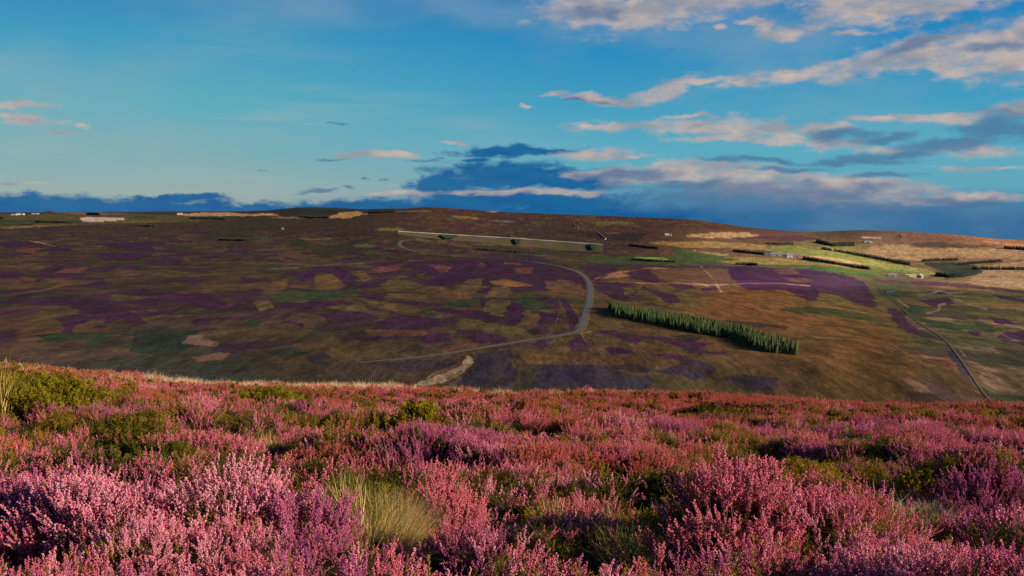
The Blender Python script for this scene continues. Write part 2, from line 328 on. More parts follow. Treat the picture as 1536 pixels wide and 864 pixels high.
POLY = [
 # far farmland on the left
 ((82,72,42),[(0,321),(180,321),(300,323),(300,332),(200,335),(100,338),(0,344)]),((48,54,36),[(0,330),(110,331),(130,334),(60,334),(0,335)]),((112,86,52),[(0,341),(48,338),(100,337),(60,341),(0,343.5)]),
 ((182,152,146),[(119,327),(130,325.4),(185,327),(188,330),(150,332.4),(127,333.5)]),((132,92,60),[(70,319),(150,319),(205,320.5),(130,322)]),((46,58,36),[(200,324),(235,324),(230,327.5),(200,327.5)]),
 ((108,84,54),[(186,332),(240,331),(230,333.5),(150,335)]),((172,128,96),[(262,321.5),(307,318.6),(350,319),(365,321),(412,320),(418,323),(372,324),(329,324),(286,324)]),((52,60,48),[(284,325),(340,325.5),(345,330),(284,329.5)]),
 ((128,98,66),[(400,325),(450,325.5),(500,327),(420,327.5)]),((36,42,38),[(405,314),(450,311),(520,311),(560,314),(592,313),(588,318),(520,318),(500,322),(430,322),(412,319)]),
 ((168,122,76),[(488,325.5),(517,317.5),(551,318),(551,320.6),(530,324.6),(526,327),(494,327)]),
 # left moor
 (P,[(0,363),(47,363),(83,368),(55,372),(17,372),(0,370)]),(P,[(58,376),(80,369),(117,376),(83,379)]),(P,[(147,365),(214,365),(233,373),(194,376),(155,370)]),(P,[(139,383),(178,379),(236,380),(194,389),(155,390)]),
 (P,[(67,400),(117,394),(133,402),(85,408),(133,410),(122,418),(56,416)]),(P,[(0,408),(30,407),(33,415),(0,418)]),(P,[(217,390),(260,387),(276,391),(260,396),(222,397)]),
 (K,[(83,408),(97,401),(133,401),(120,409)]),(K,[(22,423),(30,415),(50,418),(52,423)]),(K,[(22,377),(36,370),(55,375),(50,380)]),
 (P,[(78,476),(111,473),(144,477),(111,487),(111,502),(86,504),(100,493)]),(P,[(154,475),(192,469),(200,473),(156,486)]),(P,[(185,479),(205,475),(222,484),(189,487)]),(P,[(141,490),(153,486),(161,491),(150,494)]),
 (P,[(214,468),(258,468),(262,472),(222,473)]),(G,[(55,500),(92,498),(195,498),(140,513),(55,515)]),(GD,[(205,498),(262,494),(300,495),(285,520),(262,535),(195,530)]),((108,78,70),[(17,507),(58,504),(64,508),(33,511)]),
 (P,[(192,439),(260,437),(275,440),(230,443)]),(P,[(122,423),(155,420),(167,425),(139,429)]),(P,[(94,438),(130,434),(120,438)]),(P,[(0,453),(39,450),(17,455),(0,456)]),
 (P,[(240,386),(273,387),(276,393),(240,397)]),(P,[(268,448),(293,441),(315,444),(337,451),(343,462),(318,466),(290,461)]),(P,[(348,455),(362,452),(373,458),(354,464)]),(P,[(290,482),(298,476),(320,477),(318,486),(293,487)]),
 (P,[(298,496),(323,490),(323,496),(304,498)]),((102,78,68),[(270,515),(284,504),(304,504),(329,515),(326,522),(287,520)]),((96,70,60),[(290,537),(332,530),(348,530),(334,539),(296,543)]),(D,[(334,516),(348,515),(361,519),(345,523)]),
 (P,[(359,414),(373,415),(404,422),(362,426)]),(P,[(432,412),(473,409),(470,420),(451,422)]),(P,[(330,437),(393,434),(393,439),(360,439)]),(T,[(473,412),(500,411),(500,434),(470,432)]),(T,[(395,437),(407,423),(432,419),(429,434)]),
 (P,[(430,424),(440,426),(472,430),(462,434),(432,433)]),(K,[(434,426),(470,429),(462,433),(432,432)]),(G,[(404,441),(434,437),(500,437),(500,448),(418,452)]),(P,[(412,457),(429,451),(443,455),(432,462)]),
 (P,[(440,458),(476,450),(500,452),(500,457),(451,464)]),(O,[(382,451),(404,450),(411,461),(390,468)]),(G,[(362,487),(379,477),(401,482),(379,489)]),(P,[(418,484),(434,479),(454,487),(451,491),(434,486)]),(P,[(429,515),(454,509),(434,518)]),
 (GD,[(395,525),(440,520),(470,530),(430,540)]),(D,[(455,535),(485,528),(495,536),(470,545)]),
 # central patchwork
 (P,[(460,402),(521,398),(526,407),(499,410),(470,407)]),(P,[(548,393),(602,392),(607,396),(578,401),(553,398)]),(P,[(499,410),(521,409),(531,419),(541,423),(524,430),(516,426)]),(T,[(475,413),(499,410),(518,430),(502,437),(472,435)]),
 (T,[(525,407),(546,406),(558,417),(545,423)]),(P,[(460,414),(472,412),(470,421),(460,420)]),(P,[(534,431),(546,425),(568,423),(570,430),(541,435)]),(K,[(552,409),(563,402),(602,399),(598,407),(558,410)]),
 (P,[(578,409),(600,403),(607,407),(592,410)]),(O,[(570,428),(583,420),(617,420),(627,426),(607,436),(573,435)]),(P,[(610,415),(617,404),(630,417)]),(P,[(602,395),(642,391),(637,398),(652,403),(632,409),(617,404)]),
 (P,[(640,392),(740,387),(800,392),(850,403),(880,415),(880,432),(850,428),(800,434),(740,430),(690,426),(650,420)]),(P,[(630,422),(656,417),(690,409),(700,424),(676,431),(642,429)]),
 (K,[(644,397),(661,396),(679,401),(669,407),(652,405)]),(T,[(622,435),(639,429),(679,434),(676,441),(639,440)]),(P,[(531,446),(563,441),(580,446),(578,450),(541,447)]),(T,[(578,440),(639,442),(637,448),(583,447)]),
 (P,[(575,450),(617,451),(664,453),(664,458),(632,460),(588,453)]),(T,[(543,449),(583,455),(629,461),(625,468),(598,466),(553,457)]),(P,[(509,451),(541,455),(541,457),(517,456)]),(P,[(475,450),(492,449),(504,456),(487,457),(470,455)]),
 (O,[(485,461),(509,456),(551,462),(539,466),(504,465)]),(P,[(465,469),(541,467),(568,476),(561,479),(521,488),(513,496),(504,490),(485,476)]),(P,[(548,460),(605,469),(593,471),(558,465)]),
 (P,[(561,483),(598,472),(627,474),(690,482),(676,488),(647,493),(598,493),(558,490)]),(K,[(548,492),(639,494),(632,503),(553,504)]),(P,[(630,509),(652,498),(679,508),(639,517)]),(D,[(553,504),(632,503),(630,506),(560,507)]),
 (G,[(627,465),(647,466),(664,474),(637,473)]),(P,[(647,461),(690,465),(690,471),(657,467)]),(G,[(460,439),(526,434),(551,440),(516,447),(460,450)]),(G,[(664,455),(690,452),(712,457),(690,462)]),
 ((96,58,50),[(771,410),(774,402),(798,401),(800,410)]),(B,[(755,396),(758,394),(783,396),(778,398)]),(K,[(716,397),(726,394),(729,399),(716,400)]),(K,[(660,399),(676,400),(670,408),(660,410)]),
 (T,[(672,446),(702,419),(726,418),(716,439),(709,449)]),((118,82,46),[(736,422),(758,419),(803,428),(766,430),(739,427)]),(T,[(739,431),(764,429),(763,447),(731,446)]),(P,[(718,439),(734,427),(740,429),(731,441)]),
 (P,[(766,431),(817,430),(820,438),(766,436)]),((92,64,48),[(817,422),(842,418),(874,427),(876,436),(832,444),(822,436)]),(P,[(720,447),(766,448),(835,446),(842,462),(768,466),(722,462)]),(G,[(768,454),(778,444),(798,445),(837,460),(798,462)]),
 (G,[(660,455),(682,450),(719,452),(690,461)]),(O,[(723,461),(739,449),(766,451),(758,473),(744,474),(721,467)]),(P,[(660,461),(719,466),(746,476),(778,487),(750,484),(694,473),(660,467)]),
 (P,[(753,471),(773,461),(788,466),(780,483),(763,478)]),(T,[(807,463),(847,463),(842,471),(812,468)]),(T,[(788,471),(811,473),(807,485),(780,488)]),(P,[(812,468),(842,471),(837,485),(807,485)]),
 (P,[(839,446),(854,449),(857,463),(869,478),(864,495),(852,495),(849,468)]),(P,[(807,488),(821,490),(820,501),(805,503),(768,505)]),((80,54,46),[(821,487),(847,487),(852,499),(825,501)]),
 (O,[(697,478),(778,493),(798,503),(758,503),(685,488)]),(P,[(675,495),(709,495),(763,508),(770,512),(719,515),(702,508)]),(P,[(849,512),(869,503),(886,527),(852,527)]),(P,[(788,515),(820,511),(820,520),(807,521)]),
 ((88,66,42),[(793,522),(820,522),(842,530),(857,542),(793,547),(778,532)]),(D,[(712,532),(766,522),(770,580),(684,580),(704,552)]),(D,[(798,549),(891,546),(891,576),(817,562)]),(D,[(560,545),(640,540),(680,537),(690,546),(650,556),(600,560)]),
 (SAND,[(699,531),(710,543),(690,562),(664,576),(620,580),(650,560),(690,548)]),((88,66,54),[(684,544),(690,542),(690,548),(660,562),(640,568),(655,558)]),((92,74,60),[(664,570),(690,556),(694,558),(672,572)]),
 # east of the road
 (P,[(870,400),(921,400),(929,405),(890,421),(880,418)]),((132,92,70),[(903,417),(929,407),(940,412),(936,416)]),(P,[(940,407),(972,403),(992,421),(987,425),(946,418)]),(P,[(892,423),(954,428),(954,441),(941,451),(921,446),(893,436)]),
 (O,[(935,431),(953,431),(950,440),(938,441)]),(P,[(957,426),(982,436),(1012,441),(1023,454),(1002,455),(985,444)]),(P,[(1002,426),(1038,426),(1043,433),(1015,438)]),(P,[(1048,432),(1071,430),(1076,435),(1053,437)]),
 (P,[(1091,403),(1120,399),(1120,421),(1099,419)]),((62,36,50),[(880,394),(1000,396),(1095,399),(1095,403),(980,402),(880,399)]),
 (P,[(885,498),(923,496),(972,505),(1033,510),(1066,515),(1056,522),(1043,530),(1007,517),(967,508),(956,515),(916,507)]),(P,[(906,520),(946,522),(954,530),(913,533)]),(P,[(964,533),(1007,530),(1033,538),(1023,543),(997,535)]),
 (P,[(1045,526),(1089,530),(1086,534),(1048,531)]),(D,[(985,557),(1012,549),(1030,540),(1050,538),(1068,545),(1078,556),(1060,570),(1040,572),(1022,563),(1000,562)]),(D,[(870,544),(921,547),(959,548),(997,556),(1023,556),(1002,561),(946,556),(895,553)]),
 (D,[(870,553),(900,553),(972,564),(982,573),(967,584),(800,584),(800,562)]),(D,[(1081,568),(1114,563),(1165,570),(1168,585),(1120,586)]),(GD,[(1000,503),(1030,500),(1060,508),(1040,512)]),((62,44,36),[(1050,476),(1110,482),(1180,490),(1180,496),(1110,489),(1060,481)]),
 (P,[(1092,399),(1128,399),(1164,402),(1199,403),(1232,404),(1268,412),(1294,422),(1311,444),(1316,459),(1306,464),(1283,454),(1253,444),(1227,439),(1225,451),(1212,451),(1189,441),(1179,436),(1128,436),(1105,428),(1098,411)]),
 ((88,58,46),[(1161,404),(1192,404),(1199,411),(1169,412)]),((90,60,44),[(1169,416),(1204,417),(1227,422),(1192,423)]),(B,[(1292,458),(1308,462),(1306,465),(1296,463)]),((56,60,36),[(1170,461),(1250,462),(1290,470),(1335,484),(1300,482),(1220,472),(1170,467)]),
 (B,[(1130,437),(1175,440),(1170,444),(1120,441)]),
 # the burn valley on the right
 (P,[(1330,462),(1345,462),(1367,486),(1409,509),(1387,508),(1343,486)]),(D,[(1424,525),(1435,530),(1457,569),(1466,576),(1444,563),(1426,543)]),(K,[(1402,537),(1424,538),(1430,556),(1418,552)]),
 (G,[(1347,466),(1363,455),(1393,462),(1374,471),(1356,473)]),(G,[(1363,473),(1444,488),(1523,493),(1488,499),(1422,493),(1395,488)]),(G,[(1459,479),(1479,484),(1497,488),(1466,490)]),(P,[(1378,443),(1413,434),(1442,436),(1422,441),(1387,443)]),
 (P,[(1380,451),(1420,446),(1433,456),(1400,460)]),(P,[(1486,442),(1536,449),(1560,458),(1501,449)]),(P,[(1479,476),(1510,478),(1525,486),(1501,485)]),(P,[(1497,502),(1536,495),(1570,510),(1536,519),(1505,510)]),(P,[(1455,497),(1475,498),(1470,504),(1458,502)]),
 ((110,82,68),[(1468,519),(1492,520),(1503,532),(1477,528)]),((108,82,68),[(1464,558),(1483,561),(1523,584),(1518,591),(1479,576)]),((42,54,36),[(1470,578),(1500,590),(1560,596),(1560,604),(1490,600)]),(G,[(1316,433),(1345,436),(1368,440),(1340,447),(1322,443)]),
 # farmland far right
 ((138,106,68),[(1030,353),(1076,348),(1120,348.5),(1142,353),(1116,357),(1030,357)]),((72,42,46),[(1090,358),(1140,354),(1200,353),(1235,359),(1190,362),(1140,359)]),((126,96,54),[(972,365),(993,361),(1060,362),(1150,367),(1154,376),(1130,375),(1090,372),(1024,371)]),
 ((104,102,46),[(1151,368),(1201,370),(1253,378),(1290,385),(1330,394),(1330,402),(1290,395),(1233,386),(1201,382),(1154,377)]),((150,116,76),[(1200,382),(1240,385),(1300,396),(1290,398),(1230,390)]),((122,98,50),[(1060,384),(1207,388),(1233,396),(1160,398),(1060,394)]),
 ((60,80,36),[(1100,396),(1233,398),(1290,407),(1340,414),(1330,416),(1259,411),(1220,404)]),((56,66,34),[(870,385),(980,384),(1040,386),(1110,397),(1000,398),(900,396)]),((114,130,62),[(946,385),(998,387),(1014,392),(972,390)]),((118,104,52),[(1035,375),(1100,382),(1070,386)]),
 ((58,70,36),[(1010,372),(1040,376),(1110,390),(1080,392),(1010,384)]),((124,95,62),[(1290,379),(1311,368),(1359,367),(1370,372),(1434,372),(1536,376),(1600,380),(1600,390),(1434,386),(1383,392),(1345,389),(1325,388)]),
 ((130,100,66),[(1479,405),(1536,407),(1600,410),(1600,440),(1536,436),(1450,425),(1463,413)]),((126,96,64),[(1482,397),(1536,393),(1600,394),(1600,400),(1486,401)]),((112,102,50),[(1290,389),(1322,394),(1380,402),(1412,412),(1389,415),(1338,405),(1306,400),(1290,397)]),
 ((72,90,38),[(1290,399),(1370,407),(1386,410),(1373,411),(1306,403)]),((38,44,34),[(1380,394),(1434,392),(1466,399),(1474,408),(1450,416),(1418,420),(1415,408)]),((156,120,94),[(1359,411),(1377,412),(1383,418),(1369,417)]),
 ((142,96,60),[(1470,361),(1500,363),(1560,369),(1560,373),(1480,365)]),((160,125,105),[(1292,355),(1320,357),(1318,359),(1296,358)]),((60,48,34),[(1360,366),(1400,362),(1450,368),(1500,370),(1440,372),(1380,371)]),((76,40,50),[(1310,419),(1420,424),(1536,436),(1536,439),(1420,429),(1320,423)]),
 # hill in the middle
 ((128,98,50),[(675,324),(712,325),(718,328),(690,327)]),((140,108,84),[(727,316.6),(750,317.4),(768,319.6),(735,318)]),((56,72,36),[(795,332),(815,332),(820,336),(805,337)]),((90,80,44),[(880,333),(935,332),(960,336),(900,338)]),((44,34,36),[(830,346),(900,347),(970,350),(960,361),(900,360)]),
 ((110,88,62),[(585,316.5),(645,315.4),(648,317),(600,318)]),((108,92,46),[(560,343),(600,341.6),(612,345),(570,347)]),((100,76,40),[(450,357),(495,356.5),(500,360),(455,360)]),((78,82,40),[(530,366),(560,366),(565,371),(532,372)]),
]
LINES = [  # colour, width px, points: worn paths, walls and burn edges too thin to stand up
 ((104,80,62),1.2,[(0,444),(40,439),(70,435),(95,428),(125,425),(150,420),(180,414),(210,411),(245,410)]),((138,108,78),1.4,[(45,362),(60,364),(82,369)]),((140,115,88),1.2,[(112,374),(138,374.5)]),
 ((92,78,58),1.2,[(400,404),(440,402),(480,398),(520,396),(560,394)]),((150,108,86),1.5,[(888,422),(930,422),(980,426),(1010,424),(1050,427),(1080,427),(1120,425),(1170,425),(1215,429)]),((150,108,86),1.3,[(888,421),(905,413),(935,408),(975,402),(1000,403)]),
 ((132,100,64),1.4,[(1050,398),(1062,410),(1075,424),(1082,438)]),((158,116,92),2.0,[(1040,424),(1060,428),(1090,427)]),((150,110,86),2.0,[(1072,426),(1078,432),(1080,438)]),((86,84,54),1.5,[(1030,448),(1040,462),(1052,474)]),
 ((124,94,72),3.2,[(1391,470),(1406,466),(1410,462),(1408,458),(1417,456)]),((122,92,72),2.2,[(1378,444),(1400,440),(1409,436),(1422,440),(1442,439)]),((128,98,66),2.5,[(1432,448),(1450,456),(1480,464)]),((140,105,84),2.5,[(1348,451),(1362,461)]),
 ((124,94,66),1.1,[(1180,503),(1240,507),(1300,510),(1330,512),(1370,536),(1420,566),(1470,590)]),((126,98,70),1.2,[(1430,519),(1460,522)]),((136,108,92),1.6,[(1440,526),(1448,535)]),((128,100,80),1.4,[(1452,542),(1468,545)]),
 ((128,96,82),1.2,[(1500,500),(1512,506),(1530,512)]),((134,102,84),1.3,[(1500,508),(1520,511),(1536,511)]),((110,92,70),1.3,[(620,359),(660,361),(700,366),(800,368)]),((100,92,80),1,[(680,326),(740,331),(770,334)]),
 ((110,78,58),1.2,[(760,348),(780,348)]),((112,80,54),1.3,[(890,348),(930,350)]),((104,80,66),1.1,[(838,472),(834,486)]),((128,100,62),1.6,[(890,443),(882,470),(876,496)]),((128,96,60),1.6,[(886,528),(872,500)]),((150,112,84),1.6,[(870,500),(888,497)]),
]

def in_poly(px, py, poly):
    n = len(poly); ins = np.zeros(px.shape, bool); j = n - 1
    for i in range(n):
        xi, yi = poly[i]; xj, yj = poly[j]
        if yi != yj:
            ins ^= ((yi > py) != (yj > py)) & (px < (xj - xi) * (py - yi) / (yj - yi) + xi)
        j = i
    return ins

def seg_dist(px, py, pts):
    best = np.full(px.shape, 1e9)
    for (x0, y0), (x1, y1) in zip(pts[:-1], pts[1:]):
        dx, dy = x1 - x0, y1 - y0
        t = np.clip(((px - x0) * dx + (py - y0) * dy) / (dx * dx + dy * dy), 0, 1)
        best = np.minimum(best, np.hypot(px - x0 - t * dx, py - y0 - t * dy))
    return best

fov_az = np.arange(azim(-110), azim(1646), .00105)
rest = np.concatenate([np.linspace(fov_az[-1], math.pi * 2 + fov_az[0], 130)[1:-1]])
AZG = np.concatenate([fov_az, rest])
DG = np.concatenate([np.exp(np.linspace(math.log(.6), math.log(88), 300)), np.exp(np.linspace(math.log(90), math.log(400), 26)),
                     1 / np.linspace(1 / 405, 1 / 5600, 330), np.exp(np.linspace(math.log(5650), math.log(25500), 60))])
A2, D2 = np.meshgrid(AZG, DG)
GX, GY = (np.sin(A2) * D2), (np.cos(A2) * D2)
GZ = zground(GX, GY)
nr, na = GX.shape
px, py = project(GX, GY, GZ)
far = (D2 > 250)
# world-space wobble keeps the patch edges natural
wob = np.clip(D2 / 1000, .3, 3)
wfine = smooth(1100, 500, D2) if False else np.clip((1200 - D2) / 700, 0, 1)
wx = px + (fbm(GX / 11 + 15, GY / 22, 3) - .5) * 14 * wfine + (fbm(GX / 38 + 5, GY / 38, 4) - .5) * 10 / np.sqrt(wob)
wy = py + (fbm(GX / 11 + 65, GY / 22 + 5, 3) - .5) * 8 * wfine + (fbm(GX / 38 + 77, GY / 38 + 13, 4) - .5) * 4.5 / wob
num = np.zeros((nr, na, 3)); den = np.zeros((nr, na))
for bx, by, c in BASE:
    w = 1 / (((wx - bx) / 1.0) ** 2 + ((wy - by) * 2.6) ** 2 + 900) ** 1.6
    num += w[..., None] * s2l(c); den += w
colr = num / den[..., None]
# burnt strips and mottling of the open moor
ca, sa = math.cos(.5), math.sin(.5)
mx_, my_ = GX * ca + GY * sa, -GX * sa + GY * ca
n1 = fbm(mx_ / 120 + 3, my_ / 210, 4); n2 = fbm(mx_ / 60 + 40, my_ / 130 + 9, 4); n3 = fbm(GX / 30, GY / 55 + 60, 3)
moor_l = smooth(340, 352, py) * (1 - smooth(450, 500, py)) * (1 - smooth(560, 760, px))
moor_c = smooth(388, 400, py) * (1 - smooth(500, 530, py)) * smooth(440, 520, px) * (1 - smooth(860, 900, px))
hill = (1 - smooth(340, 350, py)) * smooth(560, 640, px) * (1 - smooth(1120, 1200, px))
def blend(c, w):
    global colr
    colr = colr * (1 - w[..., None]) + s2l(c) * w[..., None]
blend(P, .7 * moor_l * smooth(.56, .62, n1))
blend((88, 58, 46), .7 * moor_l * smooth(.60, .66, n2))
blend((50, 52, 32), .8 * moor_l * smooth(.58, .66, n3))
blend((62, 34, 52), .7 * hill * smooth(.56, .64, n2)); blend((92, 74, 42), .6 * hill * smooth(.60, .68, n3))
blend(P, .5 * moor_c * smooth(.60, .66, n2)); blend(O, .5 * moor_c * smooth(.60, .68, n3))
rv = smooth(1330, 1400, px) * smooth(424, 440, py)
blend((60, 42, 44), .7 * rv * smooth(.57, .63, n2)); blend((120, 92, 70), .7 * rv * smooth(.64, .70, n3)); blend((58, 66, 40), .5 * rv * smooth(.56, .64, n1))
# muirburn: small angular strips of different ages, cut across the slope
def cells(x, y, ang_, sx_, sy_, seed):
    u = (x * math.cos(ang_) + y * math.sin(ang_)) / sx_; v_ = (-x * math.sin(ang_) + y * math.cos(ang_)) / sy_
    ui, vi = np.floor(u).astype(int), np.floor(v_).astype(int)
    best = np.full(x.shape, 9e9); cid = np.zeros(x.shape, int)
    for du in (-1, 0, 1):
        for dv in (-1, 0, 1):
            a, b = ui + du, vi + dv
            jx, jy = _perm[(a * 7 + seed) % 512, (b * 13 + seed) % 512], _perm[(a * 11 + seed * 3) % 512, (b * 5 + 91) % 512]
            dd = np.abs(u - a - jx) + np.abs(v_ - b - jy)
            k = dd < best
            best = np.where(k, dd, best); cid = np.where(k, (a * 92821 + b * 68917) % 512, cid)
    return cid
moor_w = smooth(342, 356, py) * (1 - smooth(520, 560, py)) * (1 - smooth(930, 1010, px))
for seed_, an_, sx_, sy_, share in ((3, .35, 42, 95, .30), (29, -.5, 30, 70, .22)):
    wobx, woby = (fbm(GX / 16, GY / 16, 2) - .5) * 9, (fbm(GX / 16 + 9, GY / 16, 2) - .5) * 14
    cid = cells(GX + wobx, GY + woby, an_, sx_, sy_, seed_)
    rr = _perm[cid % 512, seed_]; pick = _perm[cid % 512, seed_ + 50]
    for q, c in enumerate((P, P, (88,60,46), (78,62,40), (52,56,36), (44,34,36))):
        blend(c, .70 * moor_w * (rr < share) * (pick >= q / 6) * (pick < (q + 1) / 6))
for c, poly in POLY:
    xs, ys = [p[0] for p in poly], [p[1] for p in poly]
    box = (wx > min(xs) - 3) & (wx < max(xs) + 3) & (wy > min(ys) - 3) & (wy < max(ys) + 3) & far
    if not box.any(): continue
    ii = np.nonzero(box)
    hit = in_poly(wx[ii], wy[ii], poly)
    f = .90 + .14 * (n3[ii][hit] * 2 - 1)
    cc = s2l(c); f = f * (.80 if c == D else .94 if c == P else 1)
    k = (ii[0][hit], ii[1][hit])
    colr[k] = colr[k] * (1 - np.clip(f, .5, .95))[:, None] + cc * np.clip(f, .5, .95)[:, None]
for c, w, pts in LINES:
    xs, ys = [p[0] for p in pts], [p[1] for p in pts]
    box = (px > min(xs) - 6) & (px < max(xs) + 6) & (py > min(ys) - 6) & (py < max(ys) + 6) & far
    ii = np.nonzero(box)
    lx, ly = px[ii] + (n3[ii] - .5) * 3, py[ii] + (n2[ii] - .5) * 2
    dd = seg_dist(lx, ly, pts)
    f = (1 - smooth(w * .3, w * .8, dd)) * (.25 + .75 * smooth(.38, .58, n2[ii])) * .85
    colr[ii] = colr[ii] * (1 - f)[:, None] + s2l(c) * f[:, None]
colr = .045 * (np.maximum(colr, 1e-4) / .045) ** 1.12
colr *= KALB * 1.38
# mottling
fl_ = (smooth(.57, .60, fbm(GX / 8, GY / 26, 4)) * .34)[..., None] * far[..., None]
colr = colr * (1 - fl_) + fl_ * np.array([.055, .036, .017])
fd_ = (smooth(.58, .62, fbm(GX / 10 + 44, GY / 36 + 3, 4)) * .34)[..., None] * far[..., None]
colr = colr * (1 - fd_ * .7)
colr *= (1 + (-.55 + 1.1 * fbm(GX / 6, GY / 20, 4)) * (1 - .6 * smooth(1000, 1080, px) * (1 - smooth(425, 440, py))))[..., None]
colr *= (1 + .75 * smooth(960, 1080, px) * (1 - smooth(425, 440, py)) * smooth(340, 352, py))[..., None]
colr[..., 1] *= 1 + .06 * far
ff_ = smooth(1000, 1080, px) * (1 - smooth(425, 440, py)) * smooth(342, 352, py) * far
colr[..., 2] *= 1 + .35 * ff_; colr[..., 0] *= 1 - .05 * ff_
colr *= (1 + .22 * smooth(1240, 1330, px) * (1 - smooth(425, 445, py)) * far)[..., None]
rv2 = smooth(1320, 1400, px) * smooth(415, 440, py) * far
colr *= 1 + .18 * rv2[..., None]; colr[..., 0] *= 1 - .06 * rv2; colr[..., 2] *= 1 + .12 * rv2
hm_ = smooth(.40, .62, fbm(GX / 24 + 70, GY / 36, 4))[..., None] * far[..., None]
colr = colr * (1 - .16 * hm_) + .16 * hm_ * np.array([.050, .034, .016])
colr *= (.85 + .30 * fbm(GX / 160 + 8, GY / 160, 3))[..., None]
# the slope in front: peaty soil under the heather
soil = np.array([.035, .026, .012])
pk = fbm(GX * .9, GY * .9, 3)[..., None]
near = (1 - smooth(95, 200, D2))[..., None]
nearc = soil * (1 - smooth(.45, .6, pk)) + np.array([.045, .045, .012]) * smooth(.45, .6, pk)
rim = (smooth(45, 70, D2) * (1 - smooth(110, 200, D2)) * smooth(.46, .6, fbm(GX / 5, GY / 9, 3)))[..., None]
nearc = nearc * (1 - rim) + np.array([.42, .25, .15]) * rim
colr = colr * (1 - near) + nearc * near

verts = np.stack([GX, GY, GZ], -1).reshape(-1, 3)
i0 = np.arange(nr - 1)[:, None] * na + np.arange(na)[None, :]
i1 = np.arange(nr - 1)[:, None] * na + (np.arange(na)[None, :] + 1) % na
quads = np.stack([i0, i1, i1 + na, i0 + na], -1).reshape(-1, 4)[:, ::-1]
me = bpy.data.meshes.new('ground')
me.vertices.add(len(verts)); me.vertices.foreach_set('co', verts.astype(np.float32).ravel())
nq = len(quads)
me.loops.add(nq * 4); me.loops.foreach_set('vertex_index', quads.astype(np.int32).ravel())
me.polygons.add(nq); me.polygons.foreach_set('loop_start', np.arange(0, nq * 4, 4, dtype=np.int32))
me.polygons.foreach_set('use_smooth', np.ones(nq, bool))
me.update(calc_edges=True)
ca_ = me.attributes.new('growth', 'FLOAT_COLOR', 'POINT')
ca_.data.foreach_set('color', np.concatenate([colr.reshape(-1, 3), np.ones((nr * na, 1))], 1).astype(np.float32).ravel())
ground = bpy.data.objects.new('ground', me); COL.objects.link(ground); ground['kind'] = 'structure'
m, nt, N, L, bs = new_mat('moorland')
at_ = nd(nt, 'ShaderNodeAttribute', attribute_name='growth')
geo = nd(nt, 'ShaderNodeNewGeometry')
def wnoise(scale, detail=4):
    n = nd(nt, 'ShaderNodeTexNoise'); n.inputs['Scale'].default_value = scale; n.inputs['Detail'].default_value = detail
    mp = nd(nt, 'ShaderNodeMapping'); mp.inputs['Scale'].default_value = (1, .4, 1); L.new(geo.outputs['Position'], mp.inputs[0])
    L.new(mp.outputs[0], n.inputs['Vector']); return n
na_, nb_, nc_ = wnoise(.32, 6), wnoise(.05), wnoise(1.3)
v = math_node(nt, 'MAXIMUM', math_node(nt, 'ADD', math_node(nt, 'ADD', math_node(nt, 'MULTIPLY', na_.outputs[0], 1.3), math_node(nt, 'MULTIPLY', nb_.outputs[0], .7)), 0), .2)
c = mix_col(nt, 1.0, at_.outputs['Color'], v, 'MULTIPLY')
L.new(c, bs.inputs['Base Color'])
bs.inputs['Roughness'].default_value = .95; bs.inputs['Specular IOR Level'].default_value = .05
bp = nd(nt, 'ShaderNodeBump'); bp.inputs['Strength'].default_value = .7; bp.inputs['Distance'].default_value = .8
L.new(na_.outputs[0], bp.inputs['Height']); L.new(bp.outputs[0], bs.inputs['Normal'])
me.materials.append(m)
del A2, px, py, wx, wy, num, den, n1, n2, n3

# ------------------------------------------------------------------ road, tracks, burn, pond
def densify(pts, n):
    pts = np.asarray(pts, float)
    s = np.concatenate([[0], np.cumsum(np.hypot(*np.diff(pts, axis=0).T))])
    q = np.linspace(0, s[-1], n)
    return np.stack([pchip(s, pts[:, 0], q), pchip(s, pts[:, 1], q)], 1)

def ribbon(name, px_pts, width, mat, lift, n=260, rough=0.0, taper=0.0):
    w3 = np.array([at(x, y)[:2] for x, y in densify(px_pts, 160)])
    for _ in range(1):
        w3[1:-1] = (w3[:-2] + w3[1:-1] * 2 + w3[2:]) / 4
    w3 = densify(w3, n)
    tn = np.gradient(w3, axis=0); tn /= np.linalg.norm(tn, axis=1)[:, None] + 1e-9
    nm = np.stack([-tn[:, 1], tn[:, 0]], 1)
    vs, fs = [], []
    for i in range(n):
        tp = 1 if not taper else min(1, .5 + i / (taper * n)); wl = tp * width * (1 + rough * (random.random() - .5)); wr = tp * width * (1 + rough * (random.random() - .5))
        for s_ in (-.5 * wl, -.17 * wl, .17 * wr, .5 * wr):
            p = w3[i] + nm[i] * s_
            vs.append((p[0], p[1], float(zterr(*p)) + lift))
    for i in range(n - 1):
        for k in range(3):
            a = i * 4 + k
            fs.append((a, a + 1, a + 5, a + 4))
    return link_mesh(name, vs, fs, mat, None, None, True)

